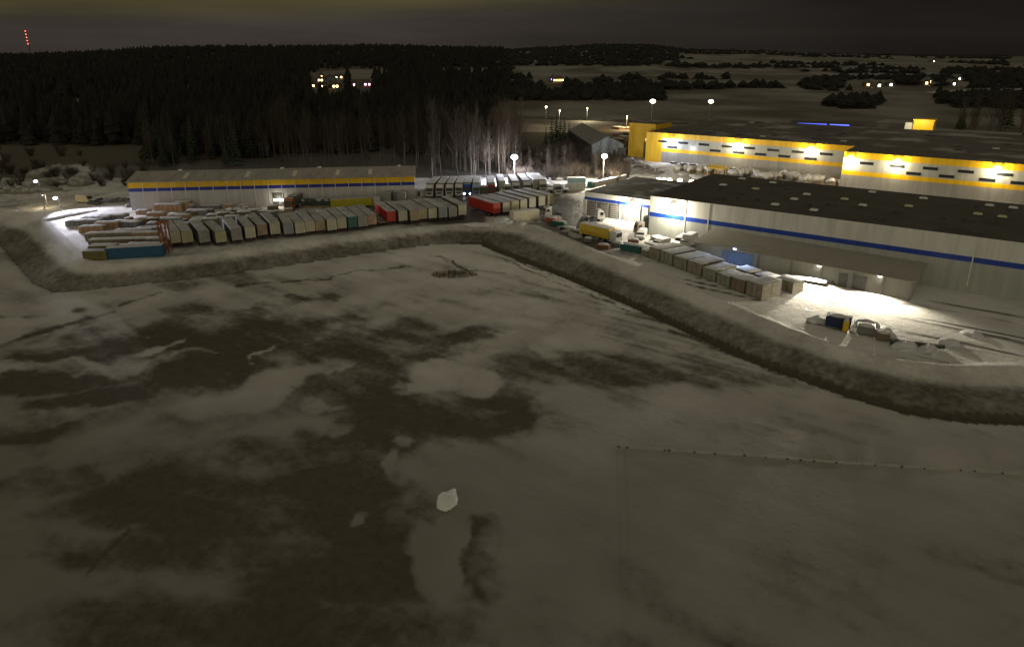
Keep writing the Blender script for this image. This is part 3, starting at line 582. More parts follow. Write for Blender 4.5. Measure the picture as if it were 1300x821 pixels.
def trailer_parts(r, y0, Lt=13.6, zb=1.15, zt=4.0, w=2.46, rear_only=False, doors_at='front'):
    """box trailer; its doors at y0 (towards -y), nose at y0+Lt"""
    hw_ = w / 2
    mb = MB(); mb.bev(-hw_, hw_, y0 + .04, y0 + Lt, zb, zt, .05)
    for k in range(1, 7): yy = y0 + Lt * k / 7; mb.box(-hw_ - .03, -hw_ - .001, yy - .05, yy + .05, zb, zt - .1); mb.box(hw_ + .001, hw_ + .03, yy - .05, yy + .05, zb, zt - .1)
    mb.build('cargo_box', m_box, r)
    mb = MB(); mb.box(-hw_ + .03, hw_ - .03, y0, y0 + .04, zb + .05, zt - .06); d = mb.build('rear_door', m_doors, r)
    mb = MB()
    for x in (-.75, -.35, .35, .75): mb.box(x - .025, x + .025, y0 - .04, y0, zb + .1, zt - .15)
    mb.box(-.02, .02, y0 - .015, y0, zb + .05, zt - .06); mb.build('locking_bar', m_grey, d)
    mb = MB(); mb.bev(-hw_ + .04, hw_ - .04, y0 + .1, y0 + Lt - .05, zt, zt + .12, .05); mb.build('snow_cover', M('trailer roof snow', (.40, .39, .37), .9, .45, .35), r)
    mb = MB(); mb.box(-.5, -.35, y0 + .1, y0 + Lt - .4, .8, zb); mb.box(.35, .5, y0 + .1, y0 + Lt - .4, .8, zb); mb.box(-1.15, 1.15, y0 + .05, y0 + .2, .5, .66); mb.box(-1.1, -1.0, y0 + .1, y0 + .2, .66, zb); mb.box(1.0, 1.1, y0 + .1, y0 + .2, .66, zb)
    mb.box(-hw_, -hw_ + .05, y0 + 5, y0 + 9.2, .5, 1.1); mb.box(hw_ - .05, hw_, y0 + 5, y0 + 9.2, .5, 1.1); mb.build('chassis', m_dark, r)
    for k in range(3):
        for sx_ in (-1.05, 1.05): wheel(r, sx_, y0 + 2.2 + k * 1.31)
    for sx_ in (-1, 1):
        mb = MB(); mb.box(sx_ - .16, sx_ + .16, y0 - .02, y0 + .05, .68, .84); mb.build('tail_light', m_tl, r)
def landing(r, y):
    for sx_ in (-.9, .9): mb = MB(); mb.box(sx_ - .07, sx_ + .07, y - .07, y + .07, 0, 1.1); mb.box(sx_ - .15, sx_ + .15, y - .15, y + .15, 0, .06); mb.build('landing_leg', m_dark, r)
def make_trailer():
    r = empty('semi_trailer', (0, 0, 0), 0, 'x', 'trailer'); trailer_parts(r, 0); landing(r, 11); return r
def make_cab(r, y0=0, body=None, hz=3.75, lit=False):
    """truck tractor, face at y0 towards -y"""
    body = body or m_cab; w = 1.22
    mb = MB(); mb.prof([(y0 + .02, .75), (y0, 1.75), (y0 + .28, 2.85), (y0 + .55, 3.05), (y0 + 1.35, hz), (y0 + 2.05, hz), (y0 + 2.1, .9), (y0 + 1.7, .75)], -w, w); mb.build('cab', body, r)
    mb = MB(); q = [(y0 - .01, 1.85), (y0 + .235, 2.72)]
    mb.add([(-w + .12, q[0][0], q[0][1]), (w - .12, q[0][0], q[0][1]), (w - .16, q[1][0] - .01, q[1][1]), (-w + .16, q[1][0] - .01, q[1][1]), (-w + .12, q[0][0] + .05, q[0][1]), (w - .12, q[0][0] + .05, q[0][1]), (w - .16, q[1][0] + .04, q[1][1]), (-w + .16, q[1][0] + .04, q[1][1])], [(0, 1, 2, 3), (7, 6, 5, 4), (0, 4, 5, 1), (3, 2, 6, 7), (0, 3, 7, 4), (1, 5, 6, 2)]); mb.build('windscreen', m_glass, r)
    for s in (-1, 1):
        mb = MB(); mb.box(s * (w + .012) - .01, s * (w + .012) + .01, y0 + .45, y0 + 1.35, 1.9, 2.65); mb.build('side_window', m_glass, r)
        mb = MB(); mb.box(s * (w + .2) - .1, s * (w + .2) + .1, y0 - .02, y0 + .1, 1.9, 2.7); mb.box(min(s * w, s * (w + .12)), max(s * w, s * (w + .12)), y0 + .02, y0 + .07, 2.55, 2.62); mb.build('mirror', m_dark, r)
        mb = MB(); mb.bev(s * .92 - .2, s * .92 + .2, y0 - .06, y0 + .04, .72, .95, .03); mb.build('headlight', EM('headlight beam', (.85, .95, 1), 60) if lit else m_hl, r)
    mb = MB(); mb.box(-.8, .8, y0 - .03, y0 + .01, 1.0, 1.6); g = mb.build('grille', m_dark, r)
    mb = MB()
    for k in range(3): mb.box(-.78, .78, y0 - .05, y0 - .03, 1.08 + k * .18, 1.13 + k * .18)
    mb.build('grille_bar', m_grey, g)
    mb = MB(); mb.bev(-w, w, y0 - .1, y0 + .3, .3, .7, .06); mb.build('bumper', body, r)
    mb = MB(); mb.box(-w + .05, w - .05, y0 - .22, y0 + .06, 2.82, 2.93); mb.build('sun_visor', m_dark, r)
    mb = MB(); mb.box(-.45, .45, y0 + .6, y0 + 5.6, .7, .95); mb.box(-1.15, -.6, y0 + 2.4, y0 + 3.4, .45, 1.05); mb.box(.6, 1.15, y0 + 2.4, y0 + 3.4, .45, 1.05); mb.build('chassis', m_dark, r)
    for s in (-1.02, 1.02): wheel(r, s, y0 + 1.15, .5, .32); wheel(r, s, y0 + 4.6, .5, .5)
    mb = MB(); mb.bev(-w + .1, w - .1, y0 + 1.4, y0 + 2.0, hz, hz + .08, .03); mb.build('snow_cover', m_snow, r)
def make_truck(body=None, lit=False, hz=3.75):
    r = empty('semi_truck', (0, 0, 0), 0, 'x', 'truck'); make_cab(r, 0, body, hz, lit)
    hw_ = 1.275; y0 = 2.75; Lt = 13.6; zb, zt = 1.15, 4.0
    mb = MB(); mb.bev(-hw_, hw_, y0, y0 + Lt, zb, zt, .05); mb.build('cargo_box', m_box, r)
    mb = MB(); mb.bev(-hw_ + .04, hw_ - .04, y0 + .1, y0 + Lt - .1, zt, zt + .12, .05); mb.build('trailer_snow', M('trailer roof snow', (.40, .39, .37), .9, .45, .35), r)
    mb = MB(); mb.box(-.5, .5, y0 + 3, y0 + Lt - .4, .8, zb); mb.build('trailer_chassis', m_dark, r)
    for k in range(3):
        for sx_ in (-1.05, 1.05): wheel(r, sx_, y0 + 9.2 + k * 1.31)
    return r

# front row of semi-trailers, tails towards the bank
T0 = make_trailer(); used = False
TDIR = Vector((-4.6, 9.5, 0)).normalized(); TRZ = atan2(TDIR.y, TDIR.x) - pi / 2
ROW = [(224.6, 314), (240, 314), (261.5, 313), (282, 312), (302, 310), (319, 307), (335, 305), (351.5, 304), (367.5, 302), (382, 301), (395, 299.5), (408, 298), (422, 297), (434.7, 295), (448.5, 294), (461, 292.5), (474, 291), (499, 287), (513, 286), (526, 284.5), (538, 283), (550.5, 282.5), (563, 281.5), (575.3, 280), (588, 278.5)]
desc = {0: 'dirty pale semi-trailer at the far left end of the long trailer row', 14: 'dark teal trailer in the long row of pale trailers', 16: 'pale trailer with red lower doors left of the empty flatbed', 17: 'red trailer in the long row, right of the empty flatbed', 24: 'snow-roofed semi-trailer closing the right end of the long row'}
m_halfred = m_red
for i, (x, y) in enumerate(ROW):
    p = G(x, y); dz = tz(p.x, p.y)
    sw = {}
    if i == 14: sw = {'trailer side': m_teal, 'trailer doors': m_teal}
    if i == 17: sw = {'trailer side': m_red, 'trailer doors': m_red}
    if i == 16: sw = {'trailer doors': M('faded red and white doors', (.50, .33, .26), .5, .4, 1.2)}
    if i in (0, 1, 3, 20): sw = {'trailer doors': M('ochre trailer doors', (.50, .46, .28), .5, .15, .7)}
    if i in (4, 2, 15, 23): sw = {'trailer doors': M('grey trailer doors', (.33, .33, .31), .5, .2, .7)}
    if i in (6, 11, 19): sw = {'trailer doors': M('rusty white doors', (.42, .33, .22), .6, .4, 1.1)}
    if i in (8, 22): sw = {'trailer doors': M('bluish grey doors', (.30, .34, .38), .5, .2, .7)}
    p = p + TDIR * random.uniform(-.9, .9); rz_ = TRZ + (radians(9) if i < 4 else radians(5) if i < 8 else 0) + random.uniform(-.035, .035)
    k = i if i < 14 else i
    if i in desc: lb = desc[i]
    elif i < 14: lb = 'snow-roofed semi-trailer, %s from the left end of the long row on the bank' % ORD[i]
    elif i == 15: lb = 'grey trailer between the teal one and the red-doored one'
    else: lb = 'snow-roofed semi-trailer, %s to the right of the red one in the long row' % ORD[i - 18]
    c = T0 if not used else None
    if c: c.location = (p.x, p.y, 0); c.rotation_euler[2] = rz_; c['label'] = lb; c['group'] = 'semi-trailers in the long row on the bank'; used = True
    else:
        c = copytree(T0, (p.x, p.y, 0), rz_, lb, 'semi-trailers in the long row on the bank', swap=sw)
        c.scale[2] = 1 + random.uniform(-.07, .04)
# first trailer swap by hand
# empty flatbed
p = G(486.5, 288); r = empty('flatbed_trailer', (p.x, p.y, 0), TRZ, 'empty dark flatbed trailer between the red-doored and red trailers', 'trailer')
mb = MB(); mb.box(-1.25, 1.25, 0, 13.4, 1.05, 1.25); mb.build('deck', M('flatbed deck', (.16, .13, .11), .8, .3, 1, snow=.6, snowthr=.5), r)
mb = MB(); mb.box(-1.25, 1.25, 13.3, 13.4, 1.25, 2.6); mb.build('headboard', m_grey, r)
mb = MB(); mb.box(-.5, -.35, .2, 13, .75, 1.05); mb.box(.35, .5, .2, 13, .75, 1.05); mb.build('chassis', m_dark, r); landing(r, 11)
for k in range(3):
    for s in (-1.02, 1.02): wheel(r, s, 2.2 + k * 1.31)

# centre group: the red trailer and the pale ones beside it (tails towards the camera's right)
def dirto(x0, y0, x1, y1, z=4.0): a, b = G(x0, y0, z), G(x1, y1, z); d = b - a; d.z = 0; return d.normalized()
RD = dirto(628, 262, 603, 254.5); RRZ = atan2(RD.y, RD.x) - pi / 2
cg = [(631, 275.5, 'red'), (643, 274, 'p'), (654.5, 273, 'y'), (665, 270.5, 'w'), (676, 268, 'w'), (688, 266, 'w'), (699.5, 264, 'y')]
labs = ['bright red semi-trailer standing alone-ended in the middle of the yard', 'white-roofed trailer right beside the red one', 'second trailer to the right of the bright red one', 'third trailer to the right of the bright red one', 'fourth trailer to the right of the bright red one', 'fifth trailer to the right of the bright red one', 'cream trailer at the right end of the group beside the red one']
for (x, y, k), lb in zip(cg, labs):
    p = G(x, y); sw = {'red': {'trailer side': m_red, 'trailer doors': m_red}, 'y': {'trailer side': M('cream side', (.52, .46, .30), .5), 'trailer doors': M('cream side', (.52, .46, .30), .5)}}.get(k, {})
    copytree(T0, (p.x, p.y, 0), RRZ, lb, 'trailers grouped beside the red one', swap=sw)
# cream container lying across in front
a, b = G(652, 283), G(677, 280); d = (b - a); d.z = 0
r = empty('shipping_container', (a.x, a.y, 0), atan2(d.y, d.x), 'cream box standing crosswise in front of the trailer group', 'container')
mb = MB(); mb.bev(0, 8.2, 0, 2.5, .15, 2.9, .05)
for k in range(14): mb.box(.4 + k * .55, .6 + k * .55, -.04, 0, .3, 2.75)
mb.build('body', M('cream container', (.58, .55, .42), .5, .12), r)
mb = MB(); mb.bev(.1, 8.1, .1, 2.4, 2.9, 3.05, .05); mb.build('snow_cover', m_snow, r)
mb = MB(); mb.box(-.04, 0, .15, 2.35, .3, 2.8); mb.build('door', m_white, r); mb = MB(); mb.box(.2, 8, .2, 2.3, 0, .15); mb.build('skid', m_dark, r)

# back row of parked semi-trucks facing the camera
TR = make_truck()
lit_truck = None
back = [(545, 250.5, None, -3), (558, 250, None, -3), (570.5, 250, None, -1), (582.5, 249.5, None, 0), (593, 249, 'blue', 0), (604.5, 249.5, 'blue', 1), (624.5, 249.5, 'red', 4), (655.5, 247, None, 6), (669.5, 246, None, 7), (690, 245, None, 8)]
btl = ['white truck at the left end of the back row, next to the warehouse', 'second white truck from the left in the back row', 'third white truck from the left in the back row', 'white truck just left of the blue truck with lit headlights', 'blue truck with both headlights on in the back row', 'unlit blue and white truck right of the one with lit headlights', 'dark red truck in the back row', 'white truck in front of the tall floodlight, left of three', 'white truck with dark grille just right of the floodlight', 'white truck at the right end of the back row']
first = True
for (x, y, c, rot), lb in zip(back, btl):
    p = G(x, y); sw = {}
    if c == 'blue': sw = {'cab white': m_cabblue}
    if c == 'red': sw = {'cab white': m_cabred}
    if x == 593: sw['headlamp glass'] = EM('headlight beam', (.85, .95, 1), 80)
    if x == 604.5: sw = {'cab white': M('cab pale blue', (.30, .38, .62), .35)}
    if first: TR.location = (p.x, p.y, 0); TR.rotation_euler[2] = radians(rot); TR['label'] = lb; TR['group'] = 'semi-trucks in the back row'; first = False; t_ = TR
    else: t_ = copytree(TR, (p.x, p.y, 0), radians(rot), lb, 'semi-trucks in the back row', swap=sw)
    if x == 593:
        for s in (-.92, .92):
            o = plight(t_, (s, -.25, .85), 5000, (.8, .92, 1), .1, 70); o.rotation_euler = (radians(80), 0, 0)
# detached trailers in the back row
for x, y, rot, lb in [(637.5, 245, 5, 'tall white trailer between the red truck and the snowy tractor'), (681, 243, 8, 'pale trailer without a tractor between the right-hand trucks of the back row')]:
    p = G(x, y); copytree(T0, (p.x, p.y, 0), radians(rot), lb, 'semi-trucks in the back row')
r = empty('tractor_unit', G(644.5, 248), radians(4), 'white tractor without trailer covered in snow, beside a snow heap', 'truck'); make_cab(r, 0, None, 3.5)
p = G(699, 244); 
a, b = G(608, 249), G(618, 248)
r = empty('box_body', (a.x - .5, a.y, 0), 0, 'low grey box body standing between the pale blue and red trucks', 'container'); mb = MB(); mb.bev(-1.2, 3.6, 0, 2.4, .5, 3.1, .05); mb.build('body', m_box, r); mb = MB(); mb.bev(-1.1, 3.5, .1, 2.3, 3.1, 3.25, .05); mb.build('snow_cover', m_snow, r); mb = MB(); mb.box(-1, 3.4, .3, 2, 0, .5); mb.build('skid', m_dark, r)
r = empty('tractor_unit', G(709, 248), radians(16), 'white snow-covered tractor standing alone right of the back row', 'truck'); make_cab(r, 0, None, 3.4)
# low snowy lorries and sheds right of it
a = G(722, 245); r = empty('low_loader', (a.x, a.y, 0), radians(-4), 'snow-covered flat lorry body right of the lone tractor', 'trailer'); mb = MB(); mb.bev(-7, 0, 0, 2.5, .9, 1.4, .1); mb.build('deck', m_snow, r); mb = MB(); mb.box(-6.6, -.4, .4, 2.1, .45, .9); mb.build('chassis', m_dark, r)
for xx in (-6, -4.8, -1): wh = MB(); wh.tube((xx, .2, .45), (xx, .5, .45), .45, n=12); wh.tube((xx, 2.0, .45), (xx, 2.3, .45), .45, n=12); wh.build('wheel', m_black, r)
m_pale = M('pale sheet wall', (.45, .50, .48), .6, .15)
a, b = G(717, 243), G(743, 241); d = b - a
r = empty('site_fence', a, atan2(d.y, d.x), 'pale sheet fence right of the parked trucks', 'fence'); mb = MB(); mb.box(0, d.length, 0, .12, 0, 2.6); mb.build('panel', m_pale, r)
for k in range(9): mb = MB(); mb.box(k * d.length / 8.2, k * d.length / 8.2 + .1, -.1, 0, 0, 2.75); mb.build('post', m_white, r)
a = G(720, 236); r = empty('store_container', a, radians(-3), 'pale turquoise container with snowy roof behind the sheet fence', 'container'); mb = MB(); mb.bev(0, 6.6, 0, 2.4, 0, 2.7, .05); mb.build('body', M('turquoise pale', (.30, .45, .46), .5), r); mb = MB(); mb.bev(.1, 6.5, .1, 2.3, 2.7, 2.9, .06); mb.build('snow_cover', m_snow, r)
a = G(746, 238); r = empty('waste_skip', a, 0, 'dark green skip at the left end of the white-topped wall', 'skip'); mb = MB(); mb.prof([(0, .2), (.3, 1.9), (2.3, 1.9), (2.6, .2)], 0, 2.4); mb.build('body', M('dark green paint', (.02, .12, .09), .5), r); mb = MB(); mb.box(.1, 2.3, .4, 2.2, 0, .2); mb.build('skid', m_dark, r)
a, b = G(752, 238), G(795, 228); d = b - a
r = empty('low_wall', a, atan2(d.y, d.x), 'long low wall capped with snow behind the loading building', 'wall'); mb = MB(); mb.box(0, d.length, 0, .5, 0, 1.6); mb.build('body', m_grey, r); mb = MB(); mb.bev(0, d.length, -.3, .9, 1.6, 1.9, .12); mb.build('snow_cover', m_snow, r)

# fuel cabinet, back row corner
r = empty('cabinet', G(532, 251), 0, 'small white cabinet at the corner of the left warehouse', 'cabinet'); mb = MB(); mb.bev(-.7, .7, 0, 1, 0, 2.6, .05); mb.build('body', m_white, r); mb = MB(); mb.box(-.4, .4, -.03, 0, .3, 2.1); mb.build('door', m_dark, r)

# yard in front of the left warehouse: yellow-green lorry, two dark trailers, orange lorry
a, b = G(421, 268), G(470, 265); d = b - a
r = empty('semi_truck', a, atan2(d.y, d.x) , 'long yellow-green lorry standing sideways in front of the left warehouse', 'truck')
sub = empty('tmp', (0, 0, 0), 0, 'x', 'x'); bpy.data.objects.remove(sub)
mb = MB(); mb.bev(0, 12.2, 0, 2.5, 1.0, 3.3, .05)
for k in range(1, 9): mb.box(k * 1.35, k * 1.35 + .08, -.04, 0, 1.05, 3.2)
mb.build('cargo_box', m_olive, r); mb = MB(); mb.bev(.1, 12.1, .1, 2.4, 3.3, 3.4, .04); mb.build('snow_cover', m_snow_dirty, r)
mb = MB(); mb.prof([(0, .6), (0, 3.1), (2.5, 3.1), (2.5, .6)], 12.5, 14.5); mb.build('cab', m_cab, r)
mb = MB(); mb.box(14.5, 14.53, .2, 2.3, 1.8, 2.8); mb.build('windscreen', m_glass, r); mb = MB(); mb.box(.3, 14.3, .7, 1.8, .6, 1.0); mb.build('chassis', m_dark, r)
for xx in (1.6, 2.9, 4.2, 10.5, 13.4):
    for yy in (.2, 2.1): wh = MB(); wh.tube((xx, yy - .15, .5), (xx, yy + .25, .5), .5, n=12); wh.build('wheel', m_black, r)
mb = MB(); mb.box(14.52, 14.6, .3, .7, .8, 1.0); mb.build('headlight', EM('parking light', (1, .8, .5), 12), r)
for (x, y, lb) in [(492, 262, 'left one of two snowy box trailers before the right end of the warehouse'), (510, 262, 'right one of two snowy box trailers before the right end of the warehouse')]:
    p = G(x, y); copytree(T0, (p.x, p.y, 0), radians(2), lb, 'pair of box trailers by the warehouse end', swap={'trailer doors': M('grey trailer doors', (.33, .33, .31), .5, .2, .7)})
p = G(366, 268); copytree(TR, (p.x, p.y, 0), radians(-8), 'dull orange-cabbed lorry beside the lit warehouse door', 'lorries before the left warehouse', swap={'cab white': M('cab orange', (.42, .15, .05), .4)})
p = G(383, 264); r = empty('tarpaulin_shelter', p, radians(4), 'dark green covered stack running right of the orange lorry', 'shelter'); mb = MB(); mb.prof([(0, 0), (0, 2.0), (1.3, 2.7), (2.6, 2.0), (2.6, 0)], 0, 17); mb.build('cover', M('dark green tarpaulin', (.05, .07, .05), .7, .4, .5, snow=.6), r); mb = MB(); mb.box(.2, 16.8, -.3, 0, 0, .5); mb.build('timber_base', m_wood, r)

# loading yard: yellow trailer with cab, tractor units, white van
a, b = G(735, 300), G(770, 308.5); d = b - a; d.z = 0; Ld = d.length
r = empty('semi_truck', a, atan2(d.y, d.x), 'yellow-sided lorry with snowy roof parked at the bend of the bank', 'truck')
mb = MB(); mb.bev(0, 9.6, 0, 2.5, 1.0, 3.5, .05)
for k in range(1, 8): mb.box(k * 1.2, k * 1.2 + .07, -.04, 0, 1.05, 3.4)
mb.build('cargo_box', M('dull yellow tarpaulin', (.62, .44, .03), .5, .15), r); mb = MB(); mb.bev(.1, 9.5, .1, 2.4, 3.5, 3.65, .05); mb.build('snow_cover', m_snow, r)
mb = MB(); mb.prof([(0, .6), (0, 3.0), (2.5, 3.0), (2.5, .6)], 9.9, 11.9); mb.build('cab', m_cab, r); mb = MB(); mb.box(11.9, 11.93, .2, 2.3, 1.8, 2.8); mb.build('windscreen', m_glass, r); mb = MB(); mb.bev(9.95, 11.85, .1, 2.4, 3.0, 3.2, .06); mb.build('cab_snow', m_snow, r)
mb = MB(); mb.box(.2, 11.8, .7, 1.8, .6, 1.0); mb.build('chassis', m_dark, r)
for xx in (1.4, 2.7, 8.4, 11.0):
    for yy in (.2, 2.1): wh = MB(); wh.tube((xx, yy - .15, .5), (xx, yy + .25, .5), .5, n=12); wh.build('wheel', m_black, r)
for (x, y, rot, lb, hz, cb) in [(766, 280, 100, 'tractor with white cab backed up before the left dock doors', 3.3, None), (806, 297, -80, 'snow-dusted brownish tractor standing below the dock doors', 3.2, M('cab brown snow', (.30, .25, .19), .5, .3, snow=1, snowthr=.3)), (797, 277.5, -6, 'small white tractor close to the lit dock door', 3.0, None)]:
    r = empty('tractor_unit', G(x, y), radians(rot), lb, 'truck'); make_cab(r, 0, cb, hz)
p = G(820, 297); r = empty('waste_container', p, RZ, 'tall dark container at the left corner of the white warehouse', 'container'); mb = MB(); mb.bev(-1, 1.0, 0, 2, 0, 4.4, .05); mb.build('body', m_dark, r); mb = MB(); mb.bev(-.9, .9, .1, 1.9, 4.4, 4.55, .04); mb.build('snow_cover', m_snow, r)
def make_van(loc, rz, label, h=2.4, w=2.0, Lv=5.4, snowy=True, box=False, body=None):
    r = empty('van', loc, rz, label, 'van'); body = body or m_cab
    if box:
        mb = MB(); mb.bev(-w / 2 - .1, w / 2 + .1, 1.9, Lv + .8, .6, h + .7, .05); mb.build('cargo_box', m_white, r)
        mb = MB(); mb.prof([(.0, .4), (0, 1.0), (.5, 1.25), (.9, 2.1), (1.8, 2.15), (1.8, .4)], -w / 2, w / 2); mb.build('cab', body, r)
        mb = MB(); mb.bev(-w / 2, w / 2, 2.0, Lv + .7, h + .7, h + .85, .05); mb.build('snow_cover', m_snow, r)
    else:
        mb = MB(); mb.prof([(.0, .35), (0, 1.0), (.7, 1.25), (1.3, h - .1), (1.8, h), (Lv, h), (Lv, .35)], -w / 2, w / 2); mb.build('body', body, r)
        mb = MB(); mb.bev(-w / 2 + .1, w / 2 - .1, 1.9, Lv - .1, h, h + .15, .05); mb.build('snow_cover', m_snow, r)
    mb = MB(); mb.add([(-w / 2 + .12, .70, 1.33), (w / 2 - .12, .70, 1.33), (w / 2 - .15, 1.22, h - .25) if not box else (w / 2 - .15, .86, 2.0), (-w / 2 + .15, 1.22, h - .25) if not box else (-w / 2 + .15, .86, 2.0)], [(0, 1, 2, 3)])
    for i in range(4): x_, y_, z_ = mb.v[i]; mb.v[i] = (x_, y_ - .05, z_ + .03)
    mb.add([(x_, y_ + .04, z_ - .02) for x_, y_, z_ in mb.v[:4]], [(3, 2, 1, 0)]); mb.f += [(0, 4, 5, 1), (1, 5, 6, 2), (2, 6, 7, 3), (3, 7, 4, 0)]; mb.mi += [0] * 4
    mb.build('windscreen', m_glass, r)
    for s in (-1, 1):
        for y in (.95, Lv - 1): wheel(r, s * (w / 2 - .14), y, .36, .25)
        mb = MB(); mb.box(s * (w / 2 - .3) - .15, s * (w / 2 - .3) + .15, -.03, .02, .7, .9); mb.build('headlight', m_hl, r)
    return r
make_van(G(866, 317), radians(-38), 'snow-covered box van beside the left end of the lean-to shed', box=True)
make_van(G(859, 313), radians(-38), 'white snow-topped van immediately left of the box van', h=2.1)

def make_car(loc, rz, label, body, group='cars parked along the yellow hall', snowy=True):
    r = empty('parked_car', loc, rz, label, 'car', group)
    mb = MB(); mb.prof([(0, .35), (0, .75), (.9, .92), (3.9, .95), (4.3, .85), (4.3, .35)], -.88, .88); mb.build('body', body, r)
    mb = MB(); b0 = [(.85, .92), (1.55, 1.45), (3.1, 1.47), (3.9, .95)]; mb.prof(b0, -.76, .76); mb.build('windows', m_glass, r)
    mb = MB(); mb.bev(-.70, .70, 1.5, 3.15, 1.46, 1.56, .04); mb.build('snow_cover', m_snow, r)
    for s in (-.78, .78):
        for y in (.8, 3.45): wheel(r, s, y, .32, .2)
        mb = MB(); mb.box(s * .8 - .14, s * .8 + .14, -.03, .02, .6, .74); mb.build('headlight', m_hl, r)
    return r
cc = [m_cab, m_dark, m_cabblue, m_cab, M('car silver', (.35, .36, .38), .3), m_dark, M('car silver', (.35, .36, .38), .3)]
cl = ['white car at the left end of the row by the yellow hall', 'dark car second in the row by the yellow hall', 'blue car third in the row by the yellow hall', 'white car fourth in the row by the yellow hall', 'silver car fifth in the row by the yellow hall', 'dark car sixth in the row by the yellow hall', 'silver car at the right end of the row by the yellow hall']
for i in range(7): p = WP(12 + i * 4.3, -8, 0, Y1); make_car(p, RZ + radians(-20), cl[i], cc[i])

# ------------------------------------------------------------ snow and goods
def heap(name, loc, rad, label, cat, m, seed, n=3, amp=.35, group=None):
    rn = random.Random(seed); mb = MB()
    for k in range(n):
        f = 1 if k == 0 else rn.uniform(.45, .75)
        c = (0, 0, 0) if k == 0 else (rn.uniform(-.8, .8) * rad[0], rn.uniform(-.8, .8) * rad[1], 0)
        mb.blob((c[0], c[1], 0), (rad[0] * f, rad[1] * f, rad[2] * f), seed * 9 + k, amp, 12, 8)
    o = mb.build(name, m, None, (loc[0], loc[1], loc[2]), rn.uniform(0, 3), smooth=True); tag(o, label, cat, group); return o
heap('snow_heap', G(638, 284), (3.2, 1.8, 1.7), 'pointed snow heap in front of the second trailer beside the red one', 'snow heap', m_snow, 1, 4)
heap('snow_heap', G(661, 286), (3.0, 1.4, .9), 'low snow heap below the cream crosswise box', 'snow heap', m_snow, 2)
heap('snow_heap', G(603, 286), (4.5, 1.2, .7), 'long low snow heap between the trailer row and the red trailer', 'snow heap', m_snow, 3)
heap('snow_heap', G(637, 250), (1.8, 1.5, 2.4), 'tall snow heap leaning on the white trailer of the back row', 'snow heap', m_snow, 4)
heap('snow_heap', G(702, 278), (2.6, 1.6, 1.0), 'snowy mound right of the trailer group', 'snow heap', m_snow, 5)
heap('snow_heap', GT(568, 636), (1.0, 1.9, .6), 'bright elongated snow lump lying alone on the near field', 'snow heap', M('fresh snow lump', (.82, .81, .78), .8, .05), 6, 5, .3)
o = bpy.data.objects['snow_heap.005']; o.rotation_euler[2] = radians(-24)
mc = [heap('snow_heap', G(718 + i * 5, 289 + i * 5.2), (2.4, 1.1, .8 + .3 * (i % 2)), 'ploughed snow heap %s along the bend left of the yellow lorry' % ['nearest the trailer group', 'in the middle', 'closest to the lorry'][i], 'snow heap', m_snow_dirty, 20 + i) for i in range(3)]
# junk: dark green and orange machinery on the bank corner
def skip(loc, rz, label, m, sx_=3., sy=1.8, sz=1.5, snow=True, name='waste_skip', cat='skip', group=None):
    r = empty(name, loc, rz, label, cat, group); mb = MB(); mb.prof([(0, .15), (-.2, sz), (sy + .2, sz), (sy, .15)], 0, sx_)
    mb.build('body', m, r); mb = MB(); mb.box(.2, sx_ - .2, .3, sy - .3, 0, .15); mb.build('skid', m_dark, r)
    if snow: mb = MB(); mb.blob((sx_ / 2, sy / 2, sz), (sx_ * .48, sy * .5, .35), int(sx_ * 10), .2, 10, 6); mb.build('snow_cover', m_snow, r, smooth=True)
    return r
m_dgreen = M('dark green paint', (.02, .12, .09), .5)
skip(G(693, 283), radians(-30), 'orange-red skip on the bank corner right of the cream box', M('rusty orange paint', (.42, .09, .04), .6, .3), 3.2)
skip(G(699, 287), radians(-34), 'dark green skip half buried in snow on the bank corner', m_dgreen, 4.2)
skip(G(711, 293), radians(-34), 'long black-green skip lower on the bank corner', M('black green paint', (.02, .05, .045), .6), 4.6, sz=1.0)
r = empty('tractor_unit', G(690, 276.5), radians(-70), 'snowy tractor unit tucked behind the cream crosswise box', 'truck'); make_cab(r, 0, None, 3.3)
skip(G(787, 318), radians(-36), 'dark teal skip with snow below the yellow lorry', m_teal, 5.2, 2.2, 1.7)
skip(G(776, 313), radians(-30), 'small snow-filled skip left of the dark teal one', m_grey, 2.4, 1.6, 1.0)

for i, (x, y, l_, cb_) in enumerate([(725, 297, 'skip', 0), (757, 316, 'skip', 1), (741, 308, 'skip', 0), (797, 310, 'skip', 1)]):
    skip(G(x, y), radians(-35 + 9 * i), ['snow-filled grey skip on the bend, left of the yellow lorry', 'rust-brown skip below the rear of the yellow lorry', 'small grey skip just below the yellow lorry', 'rust-brown skip between the yellow lorry and the pallet stacks'][i], [m_grey, M('rust brown paint', (.18, .08, .05), .7, .3)][cb_], [2.6, 3.0, 2.0, 2.6][i], 1.6, 1.1)
for i, (x, y) in enumerate([(783, 306), (812, 305), (829, 316)]): make_van(G(x, y), radians([60, -20, -50][i]), ['snow-covered van below the loading yard, beside the teal skip', 'snow-covered van under the tall dark container', 'snow-covered van behind the left pallet stacks'][i], h=1.9)
